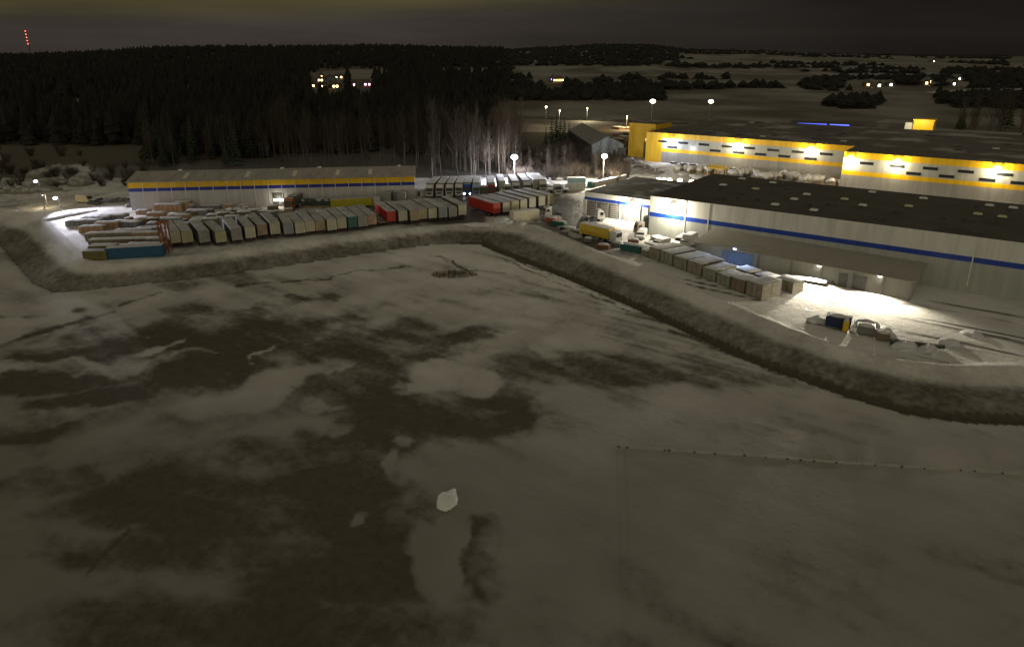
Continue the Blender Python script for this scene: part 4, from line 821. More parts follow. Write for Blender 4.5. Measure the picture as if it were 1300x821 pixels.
# stacks of pallets along the bank (right yard)
def stack(loc, rz, a, b, h, label, group, m=None, layers=5, snowm=None, name='pallet_stack', cat='stack', gap=.08):
    r = empty(name, loc, rz, label, cat, group); m = m or m_wood
    nx = max(1, round(a / 1.3)); ny = max(1, round(b / 2.6)); rn = random.Random(int(loc[0] * 13 + loc[1] * 7)); mb = MB()
    for i in range(nx):
        for j in range(ny):
            hh = h * rn.uniform(.93, 1.0); ox = rn.uniform(-.04, .04)
            for k in range(layers):
                z0 = hh * k / layers; z1 = hh * (k + 1) / layers - gap
                mb.box(i * a / nx + ox + .03, (i + 1) * a / nx - .05 + ox, j * b / ny + .04 + rn.uniform(0, .06), (j + 1) * b / ny - .04, z0 + (.0 if k else .0), z1)
            mb.box(i * a / nx + .15, (i + 1) * a / nx - .15, j * b / ny + .15, (j + 1) * b / ny - .15, .0, hh - gap)
    mb.build('boards', m, r)
    mb = MB(); nX, nY = max(4, int(a * 1.6)), max(4, int(b * 1.6)); vs = []
    for j in range(nY + 1):
        for i in range(nX + 1):
            e = min(i, nX - i, j, nY - j); vs.append((a * i / nX + (0 if e else (.05 if i in (0,) else -.05 if i == nX else 0)), b * j / nY, h - .1 + (.02 if e == 0 else .16 + rn.uniform(0, .12))))
    fs = [(j * (nX + 1) + i, j * (nX + 1) + i + 1, (j + 1) * (nX + 1) + i + 1, (j + 1) * (nX + 1) + i) for j in range(nY) for i in range(nX)]
    mb.add(vs, fs); mb.build('snow_cover', snowm or m_snow, r, smooth=True); return r
m_pal = M('weathered pallets', (.26, .235, .18), .85, .35, 1.2); m_pal2 = M('green-grey crates', (.26, .27, .20), .85, .3, 1.2); m_pal3 = M('brown planks', (.21, .165, .115), .85, .3, 1.2)
P0, P1 = GT(810, 325), GT(962, 383); dd = (P1 - P0); PL = dd.length; dd.normalize(); dn = Vector((-dd.y, dd.x, 0)); prz = atan2(dd.y, dd.x)
n = 9; s = 0
wd = [2.6, 4.3, 4.6, 4.8, 4.8, 4.4, 4.2, 4.2, 4.6]; tot = sum(wd) + .5 * 8; sc = PL / tot
for i in range(n):
    p = P0 + dd * s * sc; s += wd[i] + .5
    dep = [3, 7.5, 7.5, 7.5, 7, 6.5, 4.5, 4.2, 6.0][i]; h_ = [1.8, 3.0, 3.1, 2.9, 3.0, 2.7, 2.6, 2.9, 3.3][i]
    lb = 'snow-topped pallet stack on the bank edge, %s' % ['small leftmost one', 'second from the left', 'third from the left', 'fourth from the left', 'fifth from the left, middle of the row', 'sixth from the left', 'third from the right', 'second from the right', 'tall rightmost one next to the bright yard'][i]
    p = p + dn * .8; stack(Vector((p.x, p.y, tz(p.x, p.y) - .15)), prz + radians([0, 2, -1, 1, 0, 2, -2, 0, 3][i]), wd[i] * sc, dep, h_, lb, 'pallet stacks along the bank edge', [m_pal2, m_pal, m_pal2, m_pal, m_pal, m_pal2, m_pal2, m_pal3, m_pal][i])
s = 0
for i in range(3):
    p = P0 + dd * (20 + i * 5.2) + dn * (9.6 if i < 3 else 8.4)
    stack(Vector((p.x, p.y, tz(p.x, p.y) - .1)), prz + radians(i * 2 - 3), 4.3, 3.6 if i < 3 else 4.2, [1.5, 1.6, 2.4, 2.6, 2.8][i], 'lower snowy pallet stack in the second row by the shed, %s from the left' % ORD[i], 'pallet stacks in the second row', [m_pal, m_pal3][i % 2])
stack(G(802, 318) + Vector((.0, 0, 0)), prz, 4.2, 3.0, 1.6, 'low green-grey crate block left of the pallet stacks', None, m_pal2, name='crate_block', cat='crates')
stack(G(817, 313), prz, 5, 2.6, 1.3, 'low olive crate block behind the left pallet stacks', None, M('olive crates', (.28, .30, .14), .8), name='crate_block', cat='crates')
stack(G(836, 309), radians(20), 2.6, 4.0, 1.1, 'small covered stack at the foot of the white warehouse wall', None, m_grey, 2, name='covered_stack', cat='stack')
stack(GT(990, 352), RZ, 9, 2.2, .5, 'long low brown plank pile on bright snow beside the shed', None, m_pal3, 2, name='plank_pile', cat='planks')
# goods on the bank at the right end
skip(GT(1047, 414), radians(-30), 'dark blue skip with yellow end on the bank edge', M('navy paint', (.015, .03, .09), .5), 4.0, 2.0, 2.0)
skip(GT(1069, 421), radians(-28), 'yellow crate standing against the navy skip', m_yellow, .9, 1.8, 1.9, name='crate', cat='crate')
skip(GT(1087, 424), radians(-26), 'small grey skip with snow right of the yellow crate', m_grey, 2.8, 2.0, 1.5)
skip(GT(1112, 432), radians(-20), 'pale brown crate heap right of the grey skip', m_pal3, 2.0, 1.5, 1.3, name='crate', cat='crate')
for i, (x, y, a, hh) in enumerate([(1036, 408, 1.6, 1.1), (1060, 404, 1.8, 1.0), (1098, 413, 1.7, 1.1), (1124, 424, 1.7, 1.1), (1150, 441, 2.6, 1.0), (1178, 445, 2.0, .9), (1235, 425, 2.2, .7), (1205, 436, 2.0, .8)]):
    heap('snow_heap', GT(x, y), (a, 1.3, hh), 'snow heap on the bright right yard, %s' % ['left of the navy skip', 'behind the navy skip', 'behind the grey skip', 'beside the pale brown crate heap', 'long one at the bank edge', 'last one along the bank edge', 'far right one among wheel tracks', 'between bank edge and wheel tracks'][i], 'snow heap', m_snow, 40 + i)
o = MB(); 
r = empty('tarpaulin_roll', GT(1130, 437), radians(-14), 'long dark green tarpaulin roll at the bank edge', 'tarpaulin'); mb = MB(); mb.tube((0, 0, .5), (8, 0, .4), .55, .4, 8); mb.build('roll', M('dark green tarpaulin', (.05, .07, .05), .7), r)
r = empty('wheelbarrow', GT(1058, 361), 0, 'small dark wheelbarrow in front of the shed doors', 'wheelbarrow'); mb = MB(); mb.prof([(0, .35), (-.2, .75), (1.2, .8), (1.0, .35)], -.4, .4); mb.build('tray', m_dark, r); mb = MB(); mb.tube((-.05, -.4, .25), (.05, -.4, .25), .25, n=10); mb.build('wheel', m_black, r)
mb = MB(); mb.tube((-.3, -.3, .3), (-.3, 1.8, .7), .04); mb.tube((.3, -.3, .3), (.3, 1.8, .7), .04); mb.tube((-.3, .9, 0), (-.3, .9, .45), .04); mb.tube((.3, .9, 0), (.3, .9, .45), .04); mb.build('handle', m_grey, r)

# lumber yard on the left
gl = 'timber stacks in the left yard'
def place_stack(x, y, a, b, h, rot, label, m, layers=5, group=gl, snowm=None):
    p = G(x, y); stack(p, radians(rot), a, b, h, label, group, m, layers, snowm=snowm, name='timber_stack', cat='timber stack')
rows = [(85, 283, 96, 'left yard back row', m_pal), (112, 296, 0, '', m_pal)]
m_lumb = M('new lumber', (.50, .33, .21), .8, .25, 1.4); m_greyw = M('grey wrapped goods', (.26, .27, .31), .6, .3, .8)
lum = [
 # x, y, length, depth, h, rot, mat
 (82, 287, 9, 3, 1.4, 6, m_greyw), (101, 283, 8, 3, 1.5, 8, m_greyw), (122, 281, 8, 3, 1.7, 4, m_greyw), (100, 296, 6, 2.6, 1.6, 10, m_lumb), (120, 291, 6, 2.6, 1.7, 8, m_lumb), (140, 288, 8, 3, 1.5, -8, m_greyw),
 (108, 306, 11, 2.4, 1.8, 9, m_pal), (145, 300, 9, 2.4, 1.5, 8, m_pal), (112, 312, 12, 2.2, 1.4, 9, m_pal), (158, 304, 8, 2.2, 1.6, 8, m_lumb), (172, 297, 7, 2.4, 1.5, 10, m_greyw), (133, 311, 12, 2.0, 1.4, 6, m_pal3),
 (113, 324, 6, 2.6, 2.2, 5, M('olive brown timber', (.20, .16, .07), .85, .3, 1)), (136, 321, 8, 2.2, 1.7, 4, m_pal3), (160, 319, 9, 2.2, 1.7, 4, m_pal3), (186, 313, 4, 2.2, 2.0, 4, m_pal),
 (172, 285, 4, 2.4, 1.7, 6, m_lumb), (186, 279, 5, 2.4, 1.9, 6, m_lumb), (196, 270, 8, 2.4, 2.4, 4, m_lumb), (222, 268, 4.4, 2.4, 2.8, 4, m_lumb), (186, 291, 6, 2.8, 1.6, 10, m_greyw), (200, 286, 6, 2.8, 1.8, 6, m_greyw),
 (212, 280, 6, 2.4, 1.5, 4, m_lumb), (236, 274, 6, 2.4, 1.6, 4, m_greyw), (172, 273, 4, 2.2, 1.3, 12, m_lumb), (205, 295, 4.2, 2.4, 1.8, 4, m_pal), (224, 292, 4.2, 2.4, 1.8, 4, m_pal), (240, 290, 3.4, 2.4, 2.2, 4, M('pale mint crate', (.38, .58, .50), .6)), (256, 288, 4.2, 2.4, 2.2, 4, m_pal2), (271, 286, 2.4, 2.4, 2.0, 4, m_doors),
 (262, 278, 5, 2.4, 1.2, 8, m_pal), (284, 282, 4, 2.4, 1.6, 4, m_greyw), (285, 272, 6, 2.4, 1.4, -6, m_pal3), (300, 277, 4, 2.4, 1.8, 6, m_pal), (312, 272, 4, 2.4, 1.3, 0, m_greyw), (254, 266, 6, 2.0, 1.2, 2, m_greyw), (276, 262, 7, 2, 1.3, 2, m_dark), (304, 262, 6, 2, 1.4, 3, m_dark), (328, 259, 6, 2, 1.2, 3, m_teal), (330, 285, 7, 2, 1.0, 6, m_dark), (355, 282, 8, 2, 1.0, 6, m_dark), (395, 276, 8, 2, 1.1, 6, m_dark), (320, 291, 5, 2, 1.0, 6, m_pal3)]
_r = random.Random(15)
for k_ in range(34):
    x_ = _r.uniform(150, 372); y0_ = 283 - (x_ - 150) * .06; y_ = _r.uniform(262 if x_ > 190 else 272, y0_ + 8 - (x_ - 150) * .02)
    lum.append((round(x_, 1), round(y_, 1), _r.uniform(1.6, 4.5), _r.uniform(1.2, 2.6), _r.uniform(.6, 2.2), _r.uniform(-25, 30), _r.choice([m_lumb, m_greyw, m_pal, m_pal3, m_dark])))
matn = {m_lumb.name: 'new-wood', m_greyw.name: 'grey wrapped', m_pal.name: 'weathered board', m_pal3.name: 'brown plank', m_dark.name: 'dark covered', m_teal.name: 'teal covered', m_pal2.name: 'green-grey crate', m_doors.name: 'cream crate'}
where = lambda x, y: ('at the floodlit yard end' if x < 130 else 'left of the rusty column' if x < 205 else "behind the trailer row's left end" if x < 275 else 'before the middle of the left warehouse' if x < 350 else 'right of the lit warehouse door')
cnt = {}
for (x, y, a, b, h_, rot, m) in lum: k = (matn.get(m.name, m.name), where(x, y)); cnt[k] = cnt.get(k, 0) + 1
cur = {}
for (x, y, a, b, h_, rot, m) in sorted(lum):
    k = (matn.get(m.name, m.name), where(x, y)); cur[k] = cur.get(k, 0) + 1
    lb = '%s stack %s' % k if cnt[k] == 1 else '%s stack %s, %s of %d from the left' % (k[0], k[1], ORD[cur[k] - 1], cnt[k])
    place_stack(x, y, a, b, h_, rot, lb, m)
# blue container, rusty column, olive box, small vehicles
a, b = G(135, 330), G(200, 326); d = b - a
r = empty('shipping_container', a, atan2(d.y, d.x), 'long dark blue container at the lower left edge of the yard', 'container'); mb = MB(); mb.bev(0, 12, 0, 2.4, 0, 2.6, .05)
for k in range(26): mb.box(.3 + k * .45, .5 + k * .45, -.04, 0, .15, 2.45)
mb.build('body', M('dark blue container', (.015, .10, .20), .5, .15), r); mb = MB(); mb.bev(.1, 11.9, .1, 2.3, 2.6, 2.68, .03); mb.build('snow_cover', m_snow_dirty, r); mb = MB(); mb.box(12, 12.04, .1, 2.3, .1, 2.5); mb.build('door', M('dark blue container', (.015, .10, .20)), r)
r = empty('shipping_container', G(106, 331), radians(4), 'short olive box at the bottom left corner of the yard', 'container'); mb = MB(); mb.bev(0, 5.2, 0, 2.4, 0, 2.2, .05)
for k in range(9): mb.box(.3 + k * .5, .45 + k * .5, -.04, 0, .15, 2.05)
mb.build('body', M('olive paint', (.16, .14, .05), .6, .3, .8), r); mb = MB(); mb.box(5.2, 5.24, .1, 2.3, .1, 2.0); mb.build('door', m_dark, r)
r = empty('rusty_column', G(210, 321), 0, 'tall rusty orange steel frame column at the left end of the trailer row', 'column')
mrust = M('rusty steel', (.30, .11, .035), .8, .4, 1.5)
for sx_ in (-.9, .75):
    for sy in (0, 1.4): mb = MB(); mb.box(sx_, sx_ + .25, sy, sy + .25, 0, 7.2); mb.build('leg', mrust, r)
mb = MB()
for k in range(7): z = k * 1.1 + .4; mb.box(-.9, 1.0, -.05, .2, z, z + .25); mb.tube((-.8, .1, z), (.9, .1, z + 1), .08)
mb.box(-1.1, 1.2, -.2, 1.8, 7.0, 7.4); mb.build('bracing', mrust, r)
make_van(G(118, 258), radians(75), 'cream van parked at the far left end of the snowy yard', body=M('cream side', (.52, .46, .30)))
make_car(G(127, 260), radians(70), 'dark car beside the cream van in the left yard', m_dark, None)
make_car(G(135, 257), radians(95), 'snowy grey car right of the dark car in the left yard', M('car silver', (.35, .36, .38), .3), None)
for i, (x, y) in enumerate([(160, 256), (166, 262), (151, 256)]): heap('rubble_heap', G(x, y), (2, 1.2, 1.2), 'dark snow-dusted rubble heap by the left warehouse corner, %s' % ['middle', 'right', 'left'][i], 'rubble heap', M('rubble', (.14, .12, .11), .9, .4, 1.3, snow=.9, snowthr=.5), 60 + i, group='rubble heaps by the warehouse corner')
heap('snow_heap', G(86, 274), (7, 2.2, .7), 'bright snow bank at the left corner of the left yard', 'snow heap', m_snow, 70, 4)
heap('snow_heap', G(92, 252), (9, 2, .8), 'grey snow bank behind the left yard, left of the cream van', 'snow heap', m_snow_dirty, 71)
for i, (x, y, a, b, h_) in enumerate([(68, 222, 9, 5, 3.5), (60, 236, 8, 4, 2.6), (104, 232, 9, 5, 2.4), (38, 243, 8, 4, 2.2)]):
    heap('spoil_heap', GT(x, y), (a, b, h_), 'snow-dusted spoil heap beyond the left yard, %s' % ['tallest at the back', 'middle one above the floodlights', 'right-hand one', 'leftmost low one'][i], 'spoil heap', M('frosted spoil', (.24, .22, .18), .9, .3, .5, snow=.5), 80 + i)
# brushwood pile on the field
rn = random.Random(5); mb = MB()
p = GT(577, 349)
for k in range(420):
    a = rn.uniform(0, 6.28); rr_ = sqrt(rn.random()); x, y = rr_ * 5.2 * cos(a), rr_ * 2.8 * sin(a); h_ = rn.uniform(.3, 1.3) * (1.2 - rr_ * .7)
    mb.tube((x, y, -.1), (x + rn.uniform(-.5, .5), y + rn.uniform(-.4, .4), h_), .07, .02, 3, cap=False)
o = mb.build('brushwood_pile', m_brush, None, p); tag(o, 'brown brushwood pile lying on the snowy field', 'brushwood')

# low ridge with grass tufts on the near right field
fp = [(785, 566), (870, 572), (960, 578), (1060, 586), (1160, 592), (1300, 601)]
mb = MB(); rn = random.Random(9)
pp = [GT(x, y) for x, y in fp]; PTS = []
for a, b in zip(pp[:-1], pp[1:]):
    n = int((b - a).length / .5)
    for i in range(n): PTS.append(a.lerp(b, i / n))
vs = []; fs = []; base = PTS[0].copy()
for i, q in enumerate(PTS):
    w = .34 + rn.uniform(-.05, .05); hh = .10 + .04 * sin(i * .7) + rn.uniform(0, .05); zz = tz(q.x, q.y)
    for k, (oy, oz) in enumerate([(-w * 1.3, -.12), (-w * .5, hh * .8), (0, hh), (w * .5, hh * .7), (w * 1.3, -.12)]): vs.append((q.x - base.x, q.y + oy - base.y, zz + oz - base.z))
for i in range(len(PTS) - 1):
    for k in range(4): fs.append((5 * i + k, 5 * i + 5 + k, 5 * i + 6 + k, 5 * i + 1 + k)[::-1])
mb.add(vs, fs); o = mb.build('snow_ridge', M('ridge snow', (.40, .38, .34), .9, .15, .8), None, base, smooth=True); tag(o, 'low straight ridge of snow running across the near right field', kind='structure')
def tuft(loc, s, seed, label, group):
    rn_ = random.Random(seed); mb = MB()
    for k in range(26):
        a = rn_.uniform(0, 6.28); l = s * rn_.uniform(.5, 1); x, y = rn_.uniform(-.3, .3) * s, rn_.uniform(-.3, .3) * s
        mb.tube((x, y, -.05), (x + cos(a) * l * .5, y + sin(a) * l * .5, l * .8), .03, .008, 3, cap=False)
    o = mb.build('grass_tuft', m_brush, None, loc); tag(o, label, 'grass tuft', group); return o
for i, t in enumerate([.0, .025, .12, .135, .2, .26, .33, .385, .44, .47, .5, .56, .62, .66, .72, .78, .86, .9, .96]):
    q = PTS[int(t * (len(PTS) - 1))]; tuft(Vector((q.x, q.y - .3, tz(q.x, q.y - .3))), rn.uniform(.16, .34), i, 'dry grass tuft on the snow ridge, %s from the left' % ORD[i], 'grass tufts along the snow ridge')

# ------------------------------------------------------------ snowy goods before the yellow hall
rn = random.Random(21); k = 0
spots = [(862 + i * 7.4 + rn.uniform(-2, 2), 218 + i * .62 + rn.uniform(-2.5, 2.0)) for i in range(27)]
for i, (x, y) in enumerate(sorted(spots)):
    p = G(x, y); a = rn.uniform(2.2, 4.2)
    lb = 'snow-buried goods pile before the long yellow hall, %s from the left' % ORD[i]
    r = empty('goods_pile', p, RZ + rn.uniform(-.5, .5), lb, 'goods pile', 'snow-buried goods before the yellow hall'); mb = MB(); mb.bev(-a / 2, a / 2, -1.2, 1.2, 0, 1.5, .1); mb.box(-a / 2 + .3, a / 2 - .6, -1.35, -1.2, .1, 1.1); mb.build('goods', [m_pal, m_greyw, m_pal3][i % 3], r)
    mb = MB(); mb.blob((0, 0, 1.7), (a * .55, 1.5, rn.uniform(.9, 1.6)), i + 100, .4, 10, 7); mb.build('snow_cover', m_snow, r, smooth=True)
for i, (x, y) in enumerate([(848, 212), (856, 216), (868, 221), (884, 225), (874, 209), (886, 211)]):
    heap('snow_heap', G(x, y), (5, 2.2, .8), 'ploughed snow bank on the lot before the parked cars, %s from the left' % ORD[i], 'snow heap', m_snow, 120 + i, group='ploughed banks on the car lot')
for i, (x, y) in enumerate([(800, 204), (806, 208), (812, 212), (820, 214), (826, 218), (834, 219)]):
    heap('scrap_heap', G(x, y), (2.6, 1.6, 1.4), 'snow-dusted scrap heap on the slope below the yellow tower block, %s from the left' % ORD[i], 'scrap heap', M('rubble', (.14, .12, .11)), 140 + i, group='scrap heaps below the yellow tower block')
a = G(897, 222); r = empty('canopy', a, RZ, 'yellow canopy roof among the snowy goods', 'canopy'); mb = MB(); mb.prof([(0, 2.6), (0, 2.9), (4, 3.5), (4, 3.2)], 0, 6.5); mb.build('roof', m_yellow, r)
for xx in (.2, 3.2, 6.2):
    for yy in (.2, 3.8): mb = MB(); mb.box(xx - .1, xx + .1, yy - .1, yy + .1, 0, 2.65); mb.build('post', m_yellow, r)
a = G(893, 233); r = empty('barrier_block', a, RZ, 'yellow block beside the amber lamps behind the dark roof', 'barrier'); mb = MB(); mb.prof([(0, 0), (.2, 1.8), (1.0, 1.8), (1.4, 0)], 0, 7); mb.build('body', m_yellow, r); mb = MB(); mb.box(.5, .7, -.1, 0, 0, 1.0); mb.build('bracket', m_dark, r)
# amber lamps
for i, (x, y) in enumerate([(836, 227.5), (843, 227.5), (850, 228), (863, 228.5), (878, 230), (885, 231)]):
    p = G(x, y, 5.4); p.z = 0
    street_lamp(p + Vector((0, 1.3, 0)), 5.3, 420, (1, .72, .42), 'low amber lamp behind the low loading building, %s of six from the left' % ORD[i], 'amber bulb', .85, 60, 'row of six amber lamps')

# ------------------------------------------------------------ poles and floodlights
def plamp(px, py, ybase, h, pw, col, label, en, size, es, lit=True, group=None):
    """lamp whose foot stands where ybase says and whose height follows"""
    p = GT(px, ybase); return street_lamp(Vector((p.x, p.y, p.z)) + Vector((0, 1.35, 0)), h, pw, col, label, en, size, es, group, lit)
plamp(653, 200, 229, 8.6, 30000, COOL, 'tall floodlight glaring behind the back row of trucks', 'cool bulb', 1.25, 90)
plamp(766, 198, 232, 9.6, 14000, NEUT, 'floodlight on a pole behind the white-topped wall', 'neutral bulb', 1.1, 90)
plamp(549, 203, 236, 9.5, 0, COOL, 'unlit pole near the right end of the left warehouse', 'cool bulb', .3, 0, lit=False)
plamp(603, 207, 232, 8, 0, COOL, 'unlit pole behind the blue trucks', 'cool bulb', .3, 0, lit=False)
plamp(827, 141, 156, 14, 9000, WARM, 'warm lamp far behind the yellow tower block', 'warm bulb', 1.9, 50)
plamp(900, 143, 159, 15, 9000, WARM, 'warm lamp far behind the long yellow hall', 'warm bulb', 1.7, 50)
plamp(693, 141, 160, 12, 600, WARM, 'small lamp on a pole at the main road, left of the grey shed', 'warm bulb', .7, 50)
plamp(710, 146, 166, 12, 900, WARM, 'second small lamp left of the grey shed', 'warm bulb', .5, 50)
for (x_, y_, yb, h_, pw_, lb_, tx, ty, sz_) in [(53, 237, 266, 8.5, 26000, 'left one of two cool floodlights at the left yard corner', 190, 280, .5), (75, 254, 274, 5.2, 11000, 'right one of two cool floodlights at the left yard corner', 165, 288, .55)]:
    fl = plamp(x_, y_, yb, h_, 0, COOL, lb_, 'cool bulb', sz_, 90)
    lo = [c for c in fl.children if c.type == 'LIGHT'][0]; bpy.data.objects.remove(lo)
    lo = plight(fl, (0, -1.35, h_ - .9), pw_, (.86, .84, 1.0), .4, 76); tgt = G(tx, ty); dv = tgt - (fl.location + Vector((0, -1.35, h_ - .9))); lo.rotation_euler = dv.to_track_quat('-Z', 'Y').to_euler()
plamp(57, 248, 264, 4, 200, WARM, 'tiny warm lamp between the two cool floodlights', 'warm bulb', .25, 50)

# ------------------------------------------------------------ grey shed with light gable, far halls
def gable_house(name, loc, rz, w, l, he, hr, wallm, roofm, label, cat, gablem=None, group=None, wins=0, winm=None, doorm=None):
    """gable end towards -y (local), ridge along y"""
    r = empty(name, loc, rz, label, cat, group)
    mb = MB(); mb.box(-w / 2, w / 2, 0, l, -1, he); mb.build('wall', wallm, r)
    mb = MB(); mb.add([(-w / 2, -.05, he), (w / 2, -.05, he), (0, -.05, hr), (-w / 2, .1, he), (w / 2, .1, he), (0, .1, hr)], [(0, 1, 2), (5, 4, 3), (0, 3, 4, 1), (1, 4, 5, 2), (2, 5, 3, 0)]); mb.add([(-w / 2, l - .1, he), (w / 2, l - .1, he), (0, l - .1, hr), (-w / 2, l + .05, he), (w / 2, l + .05, he), (0, l + .05, hr)], [(0, 1, 2), (5, 4, 3), (0, 3, 4, 1), (1, 4, 5, 2), (2, 5, 3, 0)])
    if gablem: mb.box(-w / 2, w / 2, -.06, -.01, -.5, he)
    mb.build('gable', gablem or wallm, r)
    mb = MB(); e = .4
    for s in (-1, 1):
        q = [(s * (w / 2 + e), -e, he - e * (hr - he) / (w / 2)), (s * (w / 2 + e), l + e, he - e * (hr - he) / (w / 2)), (0, l + e, hr + .05), (0, -e, hr + .05)]
        q2 = [(a, b, c + .22) for a, b, c in q]; fs = [(0, 1, 2, 3), (7, 6, 5, 4), (0, 4, 5, 1), (1, 5, 6, 2), (2, 6, 7, 3), (3, 7, 4, 0)]
        mb.add(q + q2, fs if s > 0 else [f[::-1] for f in fs])
    mb.build('roof', roofm, r)
    for i in range(wins):
        mb = MB(); x = -w / 2 + w * (i + .5) / wins; mb.box(x - .6, x + .6, -.12, -.06, 1.0, 2.4); mb.build('window', winm or m_glass, r)
    for i in range(wins):
        mb = MB(); y = l * (i + .5) / wins; mb.box(-w / 2 - .06, -w / 2, y - .6, y + .6, 1.0, 2.3); mb.build('window', m_glass, r)
    mb = MB(); mb.box(w * .18, w * .18 + 1.1, -.1, -.06, 0, 2.1); mb.build('door', doorm or m_dark, r)
    return r
g0, g1 = G(771, 196), G(736, 174); d = g1 - g0; gl_ = d.length
gable_house('storage_shed', g0, atan2(d.y, d.x) - pi / 2, 15, gl_ * .9, 4.6, 8.2, M('shed dark wall', (.06, .05, .045), .8), M('shed roof thin snow', (.20, .19, .175), .8, .2, .2), 'long storage shed with dark side and pale blue gable left of the yellow block', 'shed', cladding('pale blue gable', (.40, .47, .52), rib=1.2))
skip(G(787, 193), 0, 'small blue skip before the pale gable of the long shed', M('blue paint', (.012, .05, .30)), 4, 2, 1.5)
p = G(790, 198); r = empty('cabin', p, 0, 'small grey cabin between the long shed and the yellow block', 'cabin'); mb = MB(); mb.bev(-1.6, 1.6, 0, 3, 0, 3.2, .05); mb.build('body', m_box, r); mb = MB(); mb.box(-.4, .4, -.05, 0, .1, 2.1); mb.build('door', m_dark, r)
# timber and cars lit amber behind the yellow block
rn = random.Random(31)
for i in range(9):
    x, y = 777 + (i % 3) * 7.5 + rn.uniform(-1, 1), 165 + (i // 3) * 7.5; p = G(x, y)
    stack(p, RZ + rn.uniform(-.2, .2), 6, 4, rn.uniform(1.5, 3.2), 'amber-lit log stack left of the yellow tower block, %s counted from the back' % ORD[i], 'amber-lit log stacks', [m_pal3, m_lumb][i % 2], name='log_stack', cat='log stack')
street_lamp(G(795, 166), 9, 3500, (1, .66, .3), 'amber lamp over the log stacks by the yellow tower block', 'amber bulb', .3, 45)
street_lamp(G(745, 156), 10, 3500, (1, .85, .55), 'lamp over the bright snowy lane behind the grey shed', 'warm bulb', .3, 50)
# far halls beyond the yellow roofs
def far_hall(px0, py0, px1, py1, dep, h, wm, rm, label, extra=None):
    a, b = GT(px0, py0), GT(px1, py1); d = b - a; d.z = 0; r = empty('far_hall', (a.x, a.y, min(a.z, b.z) - 1), atan2(d.y, d.x), label, 'building'); mb = MB(); mb.box(0, d.length, 0, dep, 0, h + 1); mb.build('wall', wm, r)
    mb = MB(); mb.bev(-.4, d.length + .4, -.4, dep + .4, h + 1, h + 1.5, .1); mb.build('roof', rm, r); return r, d.length
r, ln = far_hall(1002, 170, 1095, 174, 16, 6, m_dark, m_darkroof, 'dark far hall with a glowing blue strip on its eave')
for f0, f1 in ((.1, .5), (.54, .8)): mb = MB(); mb.box(ln * f0, ln * f1, -.7, -.45, 6.6, 7.4); mb.build('blue_light', EM('blue strip', (.05, .10, 1.), 2.5), r)
r, ln = far_hall(1110, 171, 1152, 174, 20, 7, M('far grey wall', (.20, .19, .18), .7), m_roofsnow, 'far grey hall left of the yellow kiosk tower')
r, ln = far_hall(1172, 178, 1290, 186, 14, 5, m_dark, m_roofsnow, 'low dark far hall with snowy roof at the right')
p = GT(1155, 183); r = empty('yellow_tower', (p.x, p.y, p.z - 1), RZ, 'bright yellow cab-like block beyond the roof of the nearer yellow hall', 'building'); mb = MB(); mb.box(0, 9, 0, 9, 0, 13); mb.build('wall', m_yellow, r); mb = MB(); mb.prism([(-.4, -.4), (9.4, -.4), (9.4, 9.4), (-.4, 9.4)], 13, 13.6); mb.build('roof', m_yellow, r); mb = MB(); mb.box(-4, 0, 2, 8, 0, 11.6); mb.build('annex', m_white, r)
plight(r, (3, -8, 15), 2200, (1, .85, .5), .4)

# ------------------------------------------------------------ village houses and distant lights
m_hw = M('house wall', (.13, .12, .10), .8); m_hr = M('house snow roof', (.16, .155, .145), .9)
def lit_house(px, py, label, col=(1, .55, .2), es=14, w=10, wins=2, group='village houses', sz=1.0, ename=None):
    p = GT(px, py); r = gable_house('house', p, rn.uniform(-.5, .5), w, 12, 4.5, 8, m_hw, m_hr, label, 'house', None, group, 0)
    wm = EM(ename or 'amber window', col, es)
    for k in range(wins): x = (k - (wins - 1) / 2) * 3.6; mb = MB(); mb.box(x - 1.1 * sz, x + 1.1 * sz, -.14, -.06, 1.0, 1.0 + 2.0 * sz); mb.build('lit_window', wm, r)
    return r
vh = [(407, 104), (419, 101.5), (416, 107.5), (423, 104), (427, 100.5), (432, 100), (417, 111.5), (422, 111), (398, 111.5), (412, 112), (426, 112), (408, 99)]
for i, (x, y) in enumerate(sorted(vh)): lit_house(x, y, 'village house with lit amber windows on the far clearing, %s from the left' % ORD[i], es=[14, 24, 18, 20][i % 4], wins=1 + i % 2)
for i, (x, y) in enumerate([(450, 110), (464, 109.5), (469, 109.5)]): lit_house(x, y, 'far house with pinkish lights right of the village, %s' % ['left one', 'middle one', 'right one'][i], (1, .3, .4), 10, 8, 1, 'pink-lit far houses', 1, 'pink window')
r = lit_house(709, 104, 'long far house with a bright orange lit front', (1, .55, .12), 9, 14, 4, None, 1.0, 'orange window'); lit_house(701, 103, 'far house with violet lights beside the orange-lit one', (.35, .2, 1), 6, 6, 1, None, 1.2, 'violet window'); 
for i, (x, y, c, nm) in enumerate([(1116, 111, (1, .8, .5), 'warm window'), (1131, 110, (1, 1, .9), 'white window'), (1176, 108, (1, .45, .2), 'amber window'), (1180, 106, (1, .8, .5), 'warm window'), (1211, 109, (.9, 1, .9), 'white window'), (1218, 102, (.9, 1, .9), 'white window'), (1185, 81, (1, .8, .5), 'warm window'), (1295, 64, (1, .9, .7), 'warm window'), (865, 62, (1, .2, .15), 'red window'), (1275, 56, (1, .4, .2), 'amber window'), (1102, 110, (1, .6, .3), 'amber window')]):
    lit_house(x, max(y, 60), 'lone far farmhouse with a lit window on the right-hand hills, %s of eleven' % ORD[i], c, 10, 9, 1, 'far farmhouses on the right', 1.2, nm)
